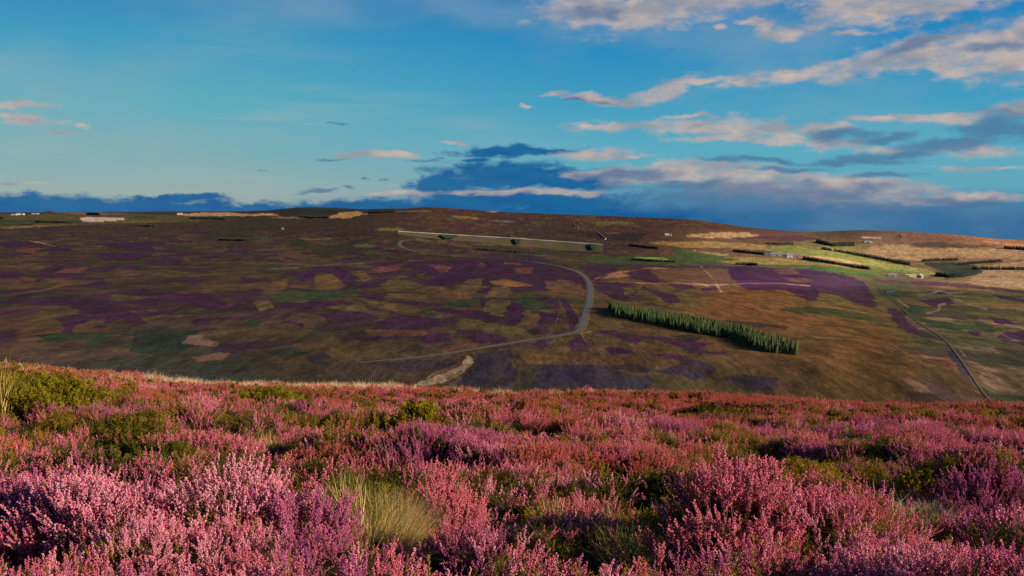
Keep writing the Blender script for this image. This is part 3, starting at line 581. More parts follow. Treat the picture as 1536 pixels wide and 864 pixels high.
ROAD = [(500,548),(540,545),(580,541),(620,537.5),(660,532),(700,526),(740,519.5),(780,513),(820,507),(852,501.5),(868,497.5),(873,489),(876,480),(880,465),(884,450),(885,438),(884,426),(878,416),(866,408),(848,402),(822,396.5),(790,392),(740,388),(690,384),(645,380.5),(618,376),(603,371),(597.5,366.5),(600,362.5),(607,360.3),(618,360.2)]
asphalt = noisy_mat('weathered_asphalt', (.135, .127, .128), (.095, .09, .09), .25, .9, .8, detail=6)
verge = noisy_mat('pale_verge', (.20, .165, .065), (.09, .07, .03), .08, .95, 1.0)
earth = noisy_mat('bare_earth', (.20, .125, .09), (.12, .08, .055), .15, .95, .9)
gravel = noisy_mat('grey_gravel', (.14, .11, .10), (.09, .07, .065), .2, .95, .9)
ribbon('verge', ROAD[2:], 8.2, verge, .20, 420, .4, .2)['kind'] = 'structure'
ribbon('road', ROAD[1:], 5.2, asphalt, .42, 420, 0, .15)['kind'] = 'structure'
ribbon('track', [(1328,438),(1345,454),(1365,474),(1390,492),(1412,506),(1425,518),(1438,535),(1450,552),(1463,572),(1476,590),(1492,606)], 1.3, gravel, .25, 260, .3)['kind'] = 'structure'
water, nt, N, L, bs = new_mat('pond_water')
bs.inputs['Base Color'].default_value = (.02, .06, .12, 1); bs.inputs['Roughness'].default_value = .35
ring = []
for k in range(20):
    a = 2 * math.pi * k / 20
    ring.append(at(1336 + 7 * math.cos(a) * (1 + .2 * math.sin(3 * a)), 438.4 + 1.0 * math.sin(a)))
zc = max(p.z for p in ring) + .3
link_mesh('pond', [(p.x, p.y, zc) for p in ring], [tuple(range(20))], water)['kind'] = 'structure'

# ------------------------------------------------------------------ conifers
spruce_a = leaf_mat('spruce_needles', (.036, .072, .025), (.085, .125, .045), .15, .5)
spruce_b = leaf_mat('fir_needles', (.045, .07, .024), (.075, .10, .035), .15, .5)  # second needle colour, given to some of the crowns
belt_m = leaf_mat('shelterbelt_needles', (.035, .048, .034), (.08, .095, .068), .1, .9)
bark = noisy_mat('conifer_bark', (.09, .06, .04), None, 3)

def conifer_geo(h, w, tiers, spokes, rnd):
    """drooping boughs in tiers: each bough a ridged blade, longer towards the bottom"""
    v, f = [], []
    for t in range(tiers):
        q = t / (tiers - 1)
        z = h * (.06 + .90 * q)
        rad = w * .5 * (1 - q) ** .8 * (1 + .15 * rnd.uniform(-1, 1)) + .12
        off = rnd.random() * 6.28
        for k in range(spokes):
            a = off + 6.2832 * k / spokes + rnd.uniform(-.2, .2)
            r = rad * rnd.uniform(.7, 1.15)
            ca_, sa_ = math.cos(a), math.sin(a)
            hw = r * .42 + .06
            zt = z + h * .075 + r * .25
            b = len(v)
            v += [(0, 0, zt), (ca_ * r * .55 - sa_ * hw, sa_ * r * .55 + ca_ * hw, z + .02 * h), (ca_ * r, sa_ * r, z - .035 * h * rnd.uniform(.5, 1.6)),
                  (ca_ * r * .55 + sa_ * hw, sa_ * r * .55 - ca_ * hw, z + .02 * h), (ca_ * r * .6, sa_ * r * .6, z + .055 * h)]
            f += [(b, b + 1, b + 4), (b + 1, b + 2, b + 4), (b + 2, b + 3, b + 4), (b + 3, b, b + 4)]
    b = len(v)
    v += [(.1, 0, h * .9), (-.05, .09, h * .9), (-.05, -.09, h * .9), (0, 0, h * 1.03)]
    f += [(b, b + 1, b + 3), (b + 1, b + 2, b + 3), (b + 2, b, b + 3)]
    return v, f

rnd = random.Random(3)
crowns, trunk_me = [], None
for i in range(14):
    v, f = conifer_geo(9.0, rnd.uniform(2.7, 4.3), rnd.randint(8, 12), rnd.randint(6, 9), rnd)
    cm = bpy.data.meshes.new('crown'); cm.from_pydata(v, [], f); cm.materials.append(spruce_a if i % 3 else spruce_b); crowns.append((cm, v, f))
mb = MB(); mb.tube([(0, 0, -.6), (0, 0, 1), (0.03, 0, 5), (0, .02, 8.2)], [.2, .17, .1, .04], 6)
trunk_me = bpy.data.meshes.new('trunk'); trunk_me.from_pydata(mb.v, [], mb.f); trunk_me.materials.append(bark)

front = [at(x, y) for x, y in densify([(913, 464), (924, 474), (960, 482), (1000, 490), (1045, 499), (1075, 504), (1095, 507), (1120, 518), (1150, 528), (1192, 532)], 200)]
back = [at(x, y) for x, y in densify([(915, 462), (950, 466), (1000, 472), (1050, 484), (1100, 497), (1150, 511), (1196, 525)], 200)]
spots = []
for i in range(200):
    a, b = front[i], back[i]
    span = (b - a).length
for row in range(16):
    s, acc = 0, 0.0
    last = None
    for i in range(200):
        a, b = front[i].to_2d(), back[i].to_2d()
        dist = row * 3.4
        if dist > (b - a).length: continue
        p = a + (b - a).normalized() * dist
        if last is None or (p - last).length > 2.8:
            last = p.copy()
            q = p + Vector((rnd.uniform(-.9, .9), rnd.uniform(-.9, .9)))
            spots.append((row, q.x, q.y))
spots.sort(key=lambda t: (t[0], 0))
TREE_LABEL = 'slim green conifer standing in the long dense plantation strip on the open moor'
def place_tree(x, y, s, first=[None]):
    root = empty('conifer_tree', (x, y, float(zterr(x, y)) - .1), rnd.random() * 6.28)
    root.scale = (s * rnd.uniform(.9, 1.1), s * rnd.uniform(.9, 1.1), s * rnd.uniform(.9, 1.12))
    tag(root, TREE_LABEL, 'tree', 'conifers of the moorland plantation')
    for nm, dat in (('crown', rnd.choice(crowns)[0]), ('trunk', trunk_me)):
        o = bpy.data.objects.new(nm, dat); COL.objects.link(o); o.parent = root
rest_v, rest_f = [], []
for n_, (row, x, y) in enumerate(spots):
    s = .5 + .46 * rnd.random() ** .7
    if n_ < 300:
        place_tree(x, y, s)
    else:
        cm, v, f = rnd.choice(crowns); a = rnd.random() * 6.28; ca_, sa_ = math.cos(a), math.sin(a); z0 = float(zterr(x, y)) - .1
        b = len(rest_v)
        rest_v += [(x + s * (p[0] * ca_ - p[1] * sa_), y + s * (p[0] * sa_ + p[1] * ca_), z0 + s * p[2]) for p in v]
        rest_f += [tuple(i + b for i in q) for q in f]
if rest_f:
    o = link_mesh('forest', rest_v, rest_f, spruce_a)
    tag(o, 'back rows of the conifer plantation strip on the moor', 'forest', None, 'stuff')
print('plantation trees', len(spots))

BELTS = [  # label, base line in the photo, rows deep, tree height m, spacing
 ('grey green wood block standing alone on the left moor', [(328, 361), (365, 361.5), (402, 359)], 5, 8, 3.6),
 ('short dark wood strip at the upper edge of the left moor', [(200, 340), (236, 340)], 3, 11, 8),
 ('long pale topped shelterbelt at the left edge beside a tan field', [(-10, 338.5), (50, 337.5)], 3, 11, 8),
 ('shelterbelt right of the long left-edge belt on green farmland', [(54, 333.5), (105, 335)], 3, 12, 9),
 ('dark clump above the white pink field on the far plain', [(131, 322), (150, 323)], 3, 22, 14),
 ('broken grey green belt below the pink tan field on the far plain', [(286, 328), (318, 328.5), (341, 329.5)], 3, 12, 8),
 ('low dark grove under the black wooded hill on the skyline', [(450, 326), (474, 327.5), (494, 327)], 3, 11, 7),
 ('small dark copse at far left below the white farm sheds', [(-6, 328.5), (7, 328.5)], 2, 18, 12),
 ('tiny dark copse on the skyline right of the white farm sheds', [(69, 320.5), (78, 320)], 2, 30, 14),
 ('dark narrow wood line behind the bend of the grey road', [(715, 374.5), (745, 377), (785, 380), (820, 382.5)], 2, 7, 4),
 ('black shelterbelt behind the pink purple patch right of the embankment', [(944, 368.5), (965, 371), (988, 373.5)], 3, 8, 5),
 ('dark hedge-like wood beneath the bright green strip above the moor', [(948, 390.5), (985, 392.5), (1014, 393.5)], 3, 6, 4),
 ('dark belt left of the grey and white farm sheds', [(1101, 377.5), (1125, 380), (1147, 382.5)], 3, 8, 4.5),
 ('low black belt at the edge of the purple moor below the farm', [(1104, 397.5), (1120, 397.5), (1136, 398.5)], 3, 6, 4),
 ('long black shelterbelt running right from the farm', [(1205, 389), (1240, 394.5), (1275, 400.5), (1305, 405)], 4, 8, 4),
 ('even row of trees on the green field above the farm', [(1149, 366.5), (1170, 367), (1190, 367)], 2, 8, 5),
 ('large grey green wood block left of the white hill farm', [(1226, 364), (1252, 369.5), (1281, 369)], 12, 11, 7),
 ('long slanting dark belt between green and tan fields', [(1233, 374.5), (1262, 379), (1298, 385), (1330, 391), (1366, 398)], 3, 9, 5),
 ('dark belt at the lower edge of the wide tan field on the right', [(1384, 393), (1410, 391.5), (1437, 391)], 3, 8, 5),
 ('dark belt stretching right above the wooded gully', [(1440, 397.5), (1462, 396), (1502, 393)], 3, 8, 5),
 ('grey green belt along the top of the lower right tan field', [(1460, 404), (1500, 404.5), (1545, 405)], 2, 8, 5),
 ('black belt at the right edge below the orange hillside', [(1507, 373), (1550, 376)], 3, 12, 8),
 ('dark wood filling the gully beside the lower tan field', [(1406, 413), (1425, 416), (1450, 413)], 7, 7, 5),
 ('scattered dark trees on the skyline left of the round hill', [(546, 320), (566, 319.5), (592, 318)], 2, 10, 14),
 ('small dark bushes on the moor left of the embankment', [(546, 346.5), (553, 346)], 2, 7, 4),
]
belt_protos = [conifer_geo(1.0, .52, 5, 6, rnd) for _ in range(5)]
for lab, pts, rows, h, sp in BELTS:
    base = [at(x, y) for x, y in densify(pts, 60)]
    V, F = [], []
    for r in range(rows):
        acc = 1e9
        for a, b in zip(base[:-1], base[1:]):
            acc += (b - a).to_2d().length
            if acc < sp * rnd.uniform(.5, .8): continue
            acc = 0
            dr = a.to_2d().normalized() * r * sp * .9
            x, y = a.x + dr.x + rnd.uniform(-.3, .3) * sp, a.y + dr.y + rnd.uniform(-.3, .3) * sp
            v, f = rnd.choice(belt_protos); hh = h * rnd.uniform(.75, 1.1); hh *= .82; ww = max(hh, sp * 2.2) * rnd.uniform(.9, 1.2)
            z0 = float(zterr(x, y)) - .3; bb = len(V)
            V += [(x + p[0] * ww, y + p[1] * ww, z0 + p[2] * hh) for p in v]; F += [tuple(i + bb for i in q) for q in f]
    tag(link_mesh('tree_belt', V, F, belt_m), lab, 'wood', 'shelterbelts on the far farmland', 'stuff')

# ------------------------------------------------------------------ farms
white_w = noisy_mat('white_render', (.50, .48, .45), (.38, .36, .33), .8)
grey_w = noisy_mat('grey_sheeting', (.34, .34, .36), (.26, .26, .28), .6)
pink_w = noisy_mat('pink_stone', (.40, .24, .22), (.30, .18, .17), .8)
slate = noisy_mat('slate_roof', (.14, .13, .16), (.09, .085, .1), .8, .6)
lilac = noisy_mat('faded_lilac_roof', (.33, .23, .30), (.24, .17, .22), .8)
tinroof = noisy_mat('pale_tin_roof', (.36, .36, .39), (.26, .26, .28), .5, .5)
door_m = noisy_mat('dark_door', (.06, .05, .045), None, 2)
def building(name, cat, label, pxy, Ln, Wd, H, rise, yaw, wm, rm, chimney=False, group=None):
    p = at(*pxy)
    root = empty(name, (p.x, p.y, p.z - .4), yaw)
    tag(root, label, cat, group)
    a, b = Ln / 2, Wd / 2
    w = MB()
    w.add([(-a, -b, 0), (a, -b, 0), (a, b, 0), (-a, b, 0), (-a, -b, H), (a, -b, H), (a, b, H), (-a, b, H), (-a, 0, H + rise), (a, 0, H + rise)],
          [(0, 1, 5, 4), (2, 3, 7, 6), (1, 2, 6, 9, 5), (3, 0, 4, 8, 7), (3, 2, 1, 0)])
    w.build('wall', wm, root)
    r = MB(); e = .5; t = .25
    for s in (-1, 1):
        y1 = s * (b + e); z1 = H - rise * e / b
        r.add([(-a - e, 0, H + rise + .02), (a + e, 0, H + rise + .02), (a + e, y1, z1 + .02), (-a - e, y1, z1 + .02),
               (-a - e, 0, H + rise + .02 + t), (a + e, 0, H + rise + .02 + t), (a + e, y1, z1 + .02 + t), (-a - e, y1, z1 + .02 + t)],
              [(0, 1, 2, 3), (4, 7, 6, 5), (0, 4, 5, 1), (1, 5, 6, 2), (2, 6, 7, 3), (3, 7, 4, 0)])
    ro = r.build('roof', rm, root)
    if chimney:
        c_ = MB(); c_.box(a * .75 - .5, a * .75 + .5, -.45, .45, H + rise - .3, H + rise + 1.5); c_.build('chimney', wm, ro)
    d_ = MB(); d_.box(-1.2, 1.2, -b - .06, -b - .01, 0.4, min(H - .4, 3.2)); d_.build('door', door_m, root)
    return root
FG = 'buildings of the farm with pink roofs'
building('farm_shed', 'shed', 'grey farm shed at the right end of the dark belt', (1152, 381.5), 18, 13, 4.5, 2.6, -.15, grey_w, slate, group=FG)
building('farm_shed', 'shed', 'long pale white farm shed between grey shed and pink roofed house', (1165, 384.2), 24, 13, 5, 3, -.2, white_w, tinroof, group=FG)
building('farm_shed', 'shed', 'small brown walled outhouse between the long white shed and the house', (1176, 385.4), 7, 6, 3, 1.6, -.1, pink_w, slate, group=FG)
building('farmhouse', 'house', 'white farmhouse under a faded lilac pink roof', (1184, 386.4), 14, 9, 5, 4.6, .1, white_w, lilac, True, FG)
building('barn', 'barn', 'pink stone barn at the right end of the farm', (1195, 386.4), 15, 10, 5, 3.5, -.1, pink_w, lilac, group=FG)
W_ = 'white buildings of the hill farm'
building('farmhouse', 'house', 'white farmhouse at the left of the hill farm beside the grey wood', (1297.5, 364.6), 11, 9, 6, 4, .2, white_w, slate, True, W_)
building('farm_shed', 'shed', 'middle white shed of the hill farm', (1301.5, 364.3), 10, 8, 5, 3, -.2, white_w, tinroof, group=W_)
building('barn', 'barn', 'low white barn at the right of the hill farm', (1305.5, 365), 10, 8, 4.5, 3, 0, white_w, tinroof, group=W_)
building('farmhouse', 'house', 'pink gabled cottage at the end of the pinkish yard above the burn', (1380, 417), 13, 8, 4, 3.4, .9, pink_w, tinroof, True)
building('barn', 'barn', 'low pale barn left of the pinkish yard above the burn', (1338, 414.3), 14, 7, 3, 2, -.1, grey_w, tinroof)
building('farmhouse', 'house', 'small white house below the dark hill right of centre', (1005.5, 353.3), 7, 6, 4, 3, .1, white_w, slate, True)
building('farm_shed', 'shed', 'long white shed beside the small house below the dark hill', (1000, 352.8), 13, 7, 4, 2, .2, white_w, tinroof)
building('farm_shed', 'shed', 'white sheds-end at the left farm on the far skyline plain', (21, 322.8), 34, 16, 5, 4, 0, white_w, tinroof)
building('barn', 'barn', 'tall white barn in the middle of the far left farm', (28, 322.6), 22, 15, 8, 5, .3, white_w, tinroof)
building('barn', 'barn', 'white barn at the right end of the far left farm', (34, 322.4), 22, 15, 7, 5, -.2, white_w, tinroof)
building('farm_shed', 'shed', 'long low whitish shed left of the tiny dark skyline copse', (53, 321.4), 50, 16, 5, 4, 0, white_w, tinroof)
building('farmhouse', 'house', 'tiny white house left of the pink tan field on the far plain', (267.5, 322), 16, 12, 8, 6, .3, white_w, slate)
building('farm_shed', 'shed', 'tiny white shed beside the small house by the pink tan field', (271, 322), 18, 12, 8, 5, 0, white_w, tinroof)
building('farmhouse', 'house', 'lone tiny white cottage out on the dark moor under the wooded hill', (424, 343.8), 6, 5, 3, 2.6, .5, white_w, slate)

# ------------------------------------------------------------------ embankment with a white wall
turf = noisy_mat('yellow_turf', (.20, .165, .045), (.12, .105, .03), .03, .95, 1.0)
# patches of heather on the turf
m, nt, N, L, bs = new_mat('embankment_turf')
tc = nd(nt, 'ShaderNodeTexCoord')
def tn(scale):
    n = nd(nt, 'ShaderNodeTexNoise'); n.inputs['Scale'].default_value = scale; n.inputs['Detail'].default_value = 4; L.new(tc.outputs['Object'], n.inputs['Vector']); return n.outputs[0]
f1 = nd(nt, 'ShaderNodeMapRange'); f1.inputs[1].default_value = .60; f1.inputs[2].default_value = .74; L.new(tn(.012), f1.inputs[0])
f2 = nd(nt, 'ShaderNodeMapRange'); f2.inputs[1].default_value = .57; f2.inputs[2].default_value = .62; L.new(tn(.045), f2.inputs[0])
c = mix_col(nt, f1.outputs[0], (.062, .06, .02), (.04, .05, .018)); c = mix_col(nt, f2.outputs[0], c, (.10, .045, .075))
L.new(c, bs.inputs['Base Color']); bs.inputs['Roughness'].default_value = .95
emb_m = m
green_m = noisy_mat('dark_green_facing', (.026, .05, .026), (.02, .036, .02), .2)
E0, E1 = at(597, 352.5), at(905, 374)
root = empty('embankment', (E0.x, E0.y, E0.z)); tag(root, 'long low grassy embankment with a thin white wall along its top', 'embankment')
NS = 60; mbk = MB(); wal = MB()
top_l = []
def eline(i, off):
    t = i / NS
    az_ = float(azim(597 + (905 - 597) * t, 360)); dd_ = 2440 - 50 * t + off
    q = Vector((math.sin(az_) * dd_, math.cos(az_) * dd_))
    return Vector((q.x, q.y, float(zterr(q.x, q.y))))
prof = []
for i in range(NS + 1):
    f_ = eline(i, 0); d_ = f_.to_2d().length
    wob_ = 1 + .06 * math.sin(i * .7)
    px_ = 597 + 308 * i / NS; h_ = max(2.5, -f_.z + d_ * float(tan_el(px_, np.interp(px_, [597, 670, 780, 905], [347.5, 352, 358.5, 367.5]))))
    t1 = eline(i, 16 * wob_); t2 = eline(i, 24 * wob_); b_ = eline(i, 60)
    top = f_.z + h_
    prof.append([f_ - Vector((0, 0, .8)), Vector((t1.x, t1.y, top)), Vector((t2.x, t2.y, top)), b_ - Vector((0, 0, .8))])
o0 = Vector(E0)
mbk.add([q - o0 for p in prof for q in p], [(i * 4 + k, i * 4 + 4 + k, i * 4 + 5 + k, i * 4 + 1 + k) for i in range(NS) for k in range(3)])
mbk.build('slope', emb_m, root)
wv = []
for p in prof:
    a = p[1] - o0; u = Vector((a.x + o0.x, a.y + o0.y, 0)).normalized()
    for off, z in ((.3, -.4), (.3, 1.5), (1.6, 1.5), (1.6, -.4)):
        wv.append(a + u * off + Vector((0, 0, z)))
wal.add(wv, [(i * 4 + k, i * 4 + 4 + k, i * 4 + 4 + (k + 1) % 4, i * 4 + (k + 1) % 4) for i in range(NS) for k in range(4)] + [(0, 1, 2, 3), (NS * 4 + 3, NS * 4 + 2, NS * 4 + 1, NS * 4)])
wal.build('parapet', noisy_mat('white_parapet', (.60, .55, .46), (.40, .36, .30), .06), root)
for frac, w_ in ((.25, 22), (.585, 9), (.955, 8)):
    i = int(frac * NS); p = prof[i]
    a = p[1]; f_ = p[0]; u = a.to_2d().normalized(); r_ = Vector((u.y, -u.x))
    g = MB(); zt = a.z + 1.4; zb = f_.z + (a.z - f_.z) * .35
    q = []
    for s_, dz, o_ in ((-w_, zt - 1.8, 0), (w_, zt - 1.8, 0), (w_ * .45, zb, -9), (-w_ * .45, zb, -9)):
        for back_ in (0, 10):
            pp = a.to_2d() + r_ * s_ + u * (o_ - 7 + back_)
            q.append(Vector((pp.x, pp.y, dz)) - o0)
    g.add(q, [(0, 2, 4, 6), (1, 7, 5, 3), (0, 1, 3, 2), (2, 3, 5, 4), (4, 5, 7, 6), (6, 7, 1, 0)])
    g.build('green_bay', green_m, root)
pm = at(674, 358.8)
root = empty('mast', (pm.x, pm.y, pm.z)); tag(root, 'thin white mast standing in front of the embankment', 'mast')
g = MB(); g.tube([(0, 0, -.5), (0, 0, 6), (0, 0, 12)], [.9, .75, .6], 8); g.build('pole', white_w, root)
g = MB(); g.box(-1.3, 1.3, -1.3, 1.3, -.5, .5); g.build('footing', grey_w, root)
p_ = at(687, 360)
building('farm_shed', 'shed', 'low dark roofed shed at the foot of the embankment', (688, 360), 14, 8, 3, 2, 0, grey_w, slate)
building('farm_shed', 'shed', 'tiny white hut beside the dark shed at the embankment foot', (693.5, 360.6), 6, 5, 2.6, 1.5, .3, white_w, tinroof)

stone_m = noisy_mat('pale_dry_stone', (.48, .42, .35), (.34, .29, .24), .3)
def stone_wall(pts, label, h=2.2, th=1.4):
    w3 = [at(x, y) for x, y in densify(pts, 24)]
    o0 = w3[0]; root_v, fs = [], []
    for i, p in enumerate(w3):
        t = (w3[min(i + 1, 23)] - w3[max(i - 1, 0)]).to_2d().normalized(); n = Vector((-t.y, t.x, 0)) * th
        hh = h * rnd.uniform(.8, 1.1)
        for s_, z in ((-.5, -.6), (-.35, hh), (.35, hh), (.5, -.6)):
            root_v.append(p - o0 + n * s_ + Vector((0, 0, z)))
    fs = [(i * 4 + k, i * 4 + 4 + k, i * 4 + 5 + k, i * 4 + 1 + k) for i in range(23) for k in range(3)] + [(0, 1, 2, 3), (95, 94, 93, 92)]
    o = link_mesh('stone_wall', root_v, fs, stone_m); o.location = o0
    tag(o, label, 'wall', 'pale stone walls on the hill')
stone_wall([(860, 335), (863, 338.5), (866, 340), (867.5, 343)], 'short zigzag pale stone wall high on the dark hill')
stone_wall([(893, 347.5), (899, 350.5), (906, 356), (909, 358), (907, 360)], 'longer crooked pale stone wall above the right end of the embankment')
stone_wall([(1348, 352), (1351, 354), (1352.5, 357)], 'short pale wall near the skyline of the right hill')

# ------------------------------------------------------------------ heather
stem_m = leaf_mat('heather_stem', (.12, .06, .03), (.20, .11, .06), .1)
green_l = leaf_mat('heather_leaf', (.085, .085, .012), (.17, .135, .018), .3)
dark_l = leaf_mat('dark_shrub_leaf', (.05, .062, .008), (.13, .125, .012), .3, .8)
bush_l = leaf_mat('yellow_green_shrub_leaf', (.16, .15, .010), (.36, .28, .016), .35, .8)  # brighter yellow-olive leaf colour for the bigger bushes
olive_l = leaf_mat('olive_shoot', (.20, .15, .012), (.36, .24, .018), .35, .7)
fl = {
 'pink':   [leaf_mat('pink_bell', (.72, .16, .26), (.84, .29, .36), .35, .7), leaf_mat('rose_bell', (.60, .10, .19), (.78, .20, .28), .35, .7)],
 'purple': [leaf_mat('purple_bell', (.50, .10, .28), (.66, .19, .38), .35, .7), leaf_mat('mauve_bell', (.40, .075, .23), (.56, .13, .30), .35, .7)],
 'pale':   [leaf_mat('pale_bell', (.84, .32, .46), (.90, .50, .56), .35, .7), leaf_mat('blush_bell', (.76, .18, .32), (.84, .32, .44), .35, .7)],
 'rust':   [leaf_mat('rust_bell', (.48, .10, .075), (.62, .17, .11), .3, .7), leaf_mat('faded_bell', (.46, .09, .075), (.60, .16, .11), .3, .7)],
}

def bell(V, F, M, c, ax, r, ln, mi):
    ax = ax.normalized(); u = ax.orthogonal().normalized(); w = ax.cross(u)
    b = len(V)
    V.append(c - ax * ln * .5)
    for k in range(4):
        a = 1.5708 * k
        V.append(c + (u * math.cos(a) + w * math.sin(a)) * r + ax * ln * .1)
    V.append(c + ax * ln * .5)
    for k in range(4):
        F.append((b, b + 1 + (k + 1) % 4, b + 1 + k)); F.append((b + 5, b + 1 + k, b + 1 + (k + 1) % 4)); M += [mi, mi]

def leafblade(V, F, M, c, d, w, mi):
    side = d.orthogonal().normalized() * w
    b = len(V)
    V.extend([c - side, c + side, c + d]); F.append((b, b + 1, b + 2)); M.append(mi)

def axis_pts(p0, d, ln, n, bend):
    pts = [p0.copy()]; p = p0.copy(); d = d.normalized()
    for i in range(n):
        d = (d + Vector((rnd.uniform(-bend, bend), rnd.uniform(-bend, bend), .04))).normalized()
        p = p + d * (ln / n); pts.append(p.copy())
    return pts

def stick(V, F, M, pts, r0, r1, mi):
    b = len(V); n = len(pts)
    for i, p in enumerate(pts):
        r = r0 + (r1 - r0) * i / (n - 1)
        for k in range(3):
            a = 2.0944 * k; V.append(p + Vector((math.cos(a) * r, math.sin(a) * r, 0)))
    for i in range(n - 1):
        for k in range(3):
            F.append((b + i * 3 + k, b + i * 3 + (k + 1) % 3, b + i * 3 + 3 + (k + 1) % 3, b + i * 3 + 3 + k)); M.append(mi)

def spike(V, F, M, p0, d, ln, flowers, fr, start=.3, leaf=True, spread=1.0, nleaf=18):
    """one flowering shoot: wiry stem, scale leaves low down, bells up its length"""
    pts = axis_pts(p0, d, ln, 6, .10)
    stick(V, F, M, pts, .0016, .0008, 3)
    def pos(t):
        x = t * 6; i = min(int(x), 5); return pts[i].lerp(pts[i + 1], x - i), (pts[i + 1] - pts[i]).normalized()
    for k in range(flowers):
        t = start + (1 - start) * (k + rnd.random()) / flowers
        c, ax = pos(min(t, .999)); a = rnd.random() * 6.283
        u = ax.orthogonal().normalized(); w = ax.cross(u)
        out = u * math.cos(a) + w * math.sin(a)
        taper = 1.15 - .75 * max(0, (t - .55) / .45)
        r = fr * rnd.uniform(.75, 1.25)
        bell(V, F, M, c + out * (r * 1.5 * taper * spread), (out + ax * rnd.uniform(-.5, .6)), r, r * 2.3, 0 if rnd.random() < .6 else 1)
    for k in range(nleaf):
        t = rnd.uniform(.02, start + .35)
        c, ax = pos(min(t, .999)); a = rnd.random() * 6.283
        u = ax.orthogonal().normalized(); w = ax.cross(u)
        out = u * math.cos(a) + w * math.sin(a)
        leafblade(V, F, M, c, (out + ax * .9) * fr * rnd.uniform(1.6, 3.0), fr * .35, 2)

def sprig(kind, ln, branches, flowers, fr):
    V, F, M = [], [], []
    d = Vector((rnd.uniform(-.15, .15), rnd.uniform(-.15, .15), 1))
    spike(V, F, M, Vector((0, 0, 0)), d, ln, flowers, fr, .38)
    for k in range(branches):
        a = rnd.random() * 6.283; z = ln * rnd.uniform(.25, .55)
        p = d.normalized() * z
        spike(V, F, M, p, Vector((math.cos(a) * .55, math.sin(a) * .55, 1)), ln * rnd.uniform(.35, .6), int(flowers * .55), fr, .18, nleaf=8)
    return V, F, M

def clump(axes, ln, rad, flowers, fr, kind):
    V, F, M = [], [], []
    for k in range(axes):
        a = rnd.random() * 6.283; r = rad * math.sqrt(rnd.random())
        p = Vector((math.cos(a) * r, math.sin(a) * r, 0))
        d = Vector((math.cos(a) * r / rad * .5 + rnd.uniform(-.2, .2), math.sin(a) * r / rad * .5 + rnd.uniform(-.2, .2), 1))
        spike(V, F, M, p, d, ln * rnd.uniform(.7, 1.15), flowers, fr * rnd.uniform(.85, 1.15), .25, nleaf=10)
    return V, F, M

def shoot(ln, nl, lw):
    V, F, M = [], [], []
    pts = axis_pts(Vector((0, 0, 0)), Vector((rnd.uniform(-.2, .2), rnd.uniform(-.2, .2), 1)), ln, 5, .15)
    stick(V, F, M, pts, .0018, .0008, 3)
    for b_ in range(4):
        q = pts[rnd.randint(1, 3)]; a = rnd.random() * 6.283
        pp = axis_pts(q, Vector((math.cos(a) * .7, math.sin(a) * .7, 1)), ln * .45, 5, .15)
        for pl, cnt in ((pp, nl // 5), (pts, nl // 5)):
            for k in range(cnt):
                t = rnd.uniform(.1, .99) * 5; i = int(t); c = pl[i].lerp(pl[i + 1], t - i)
                d = Vector((rnd.uniform(-1, 1), rnd.uniform(-1, 1), rnd.uniform(.1, 1.2))).normalized()
                leafblade(V, F, M, c, d * lw * rnd.uniform(2, 3.4), lw * .55, 2)
    return V, F, M

def blades(n, ln, rad, width, lean=.6):
    V, F, M = [], [], []
    for k in range(n):
        a = rnd.random() * 6.283; r = rad * math.sqrt(rnd.random())
        p = Vector((math.cos(a) * r, math.sin(a) * r, -.02)); b2 = a + rnd.uniform(-.8, .8)
        d = Vector((math.cos(b2) * lean * rnd.random(), math.sin(b2) * lean * rnd.random(), 1)).normalized()
        L_ = ln * rnd.uniform(.55, 1.15); curve = Vector((math.cos(b2), math.sin(b2), -.25)) * rnd.uniform(.1, .5)
        side = Vector((-math.sin(b2), math.cos(b2), 0)) * width
        b = len(V)
        for i in range(5):
            t = i / 4; q = p + d * (L_ * t) + curve * (L_ * t * t)
            w = side * (1 - t * .85)
            V.extend([q - w, q + w])
        for i in range(4): F.append((b + 2 * i, b + 2 * i + 1, b + 2 * i + 3, b + 2 * i + 2)); M.append(i % 1 if rnd.random() < .7 else 1)
    return V, F, M

straw = [leaf_mat('straw_blade', (.80, .60, .24), (.86, .70, .36), .45, .9), leaf_mat('grass_blade', (.26, .22, .03), (.44, .33, .06), .35, .9)]
pale_straw = [leaf_mat('bleached_blade', (.60, .44, .28), (.72, .56, .38), .3, .9), straw[0]]
green_grass = [leaf_mat('green_blade', (.13, .14, .02), (.25, .22, .03), .4, .9), straw[1]]

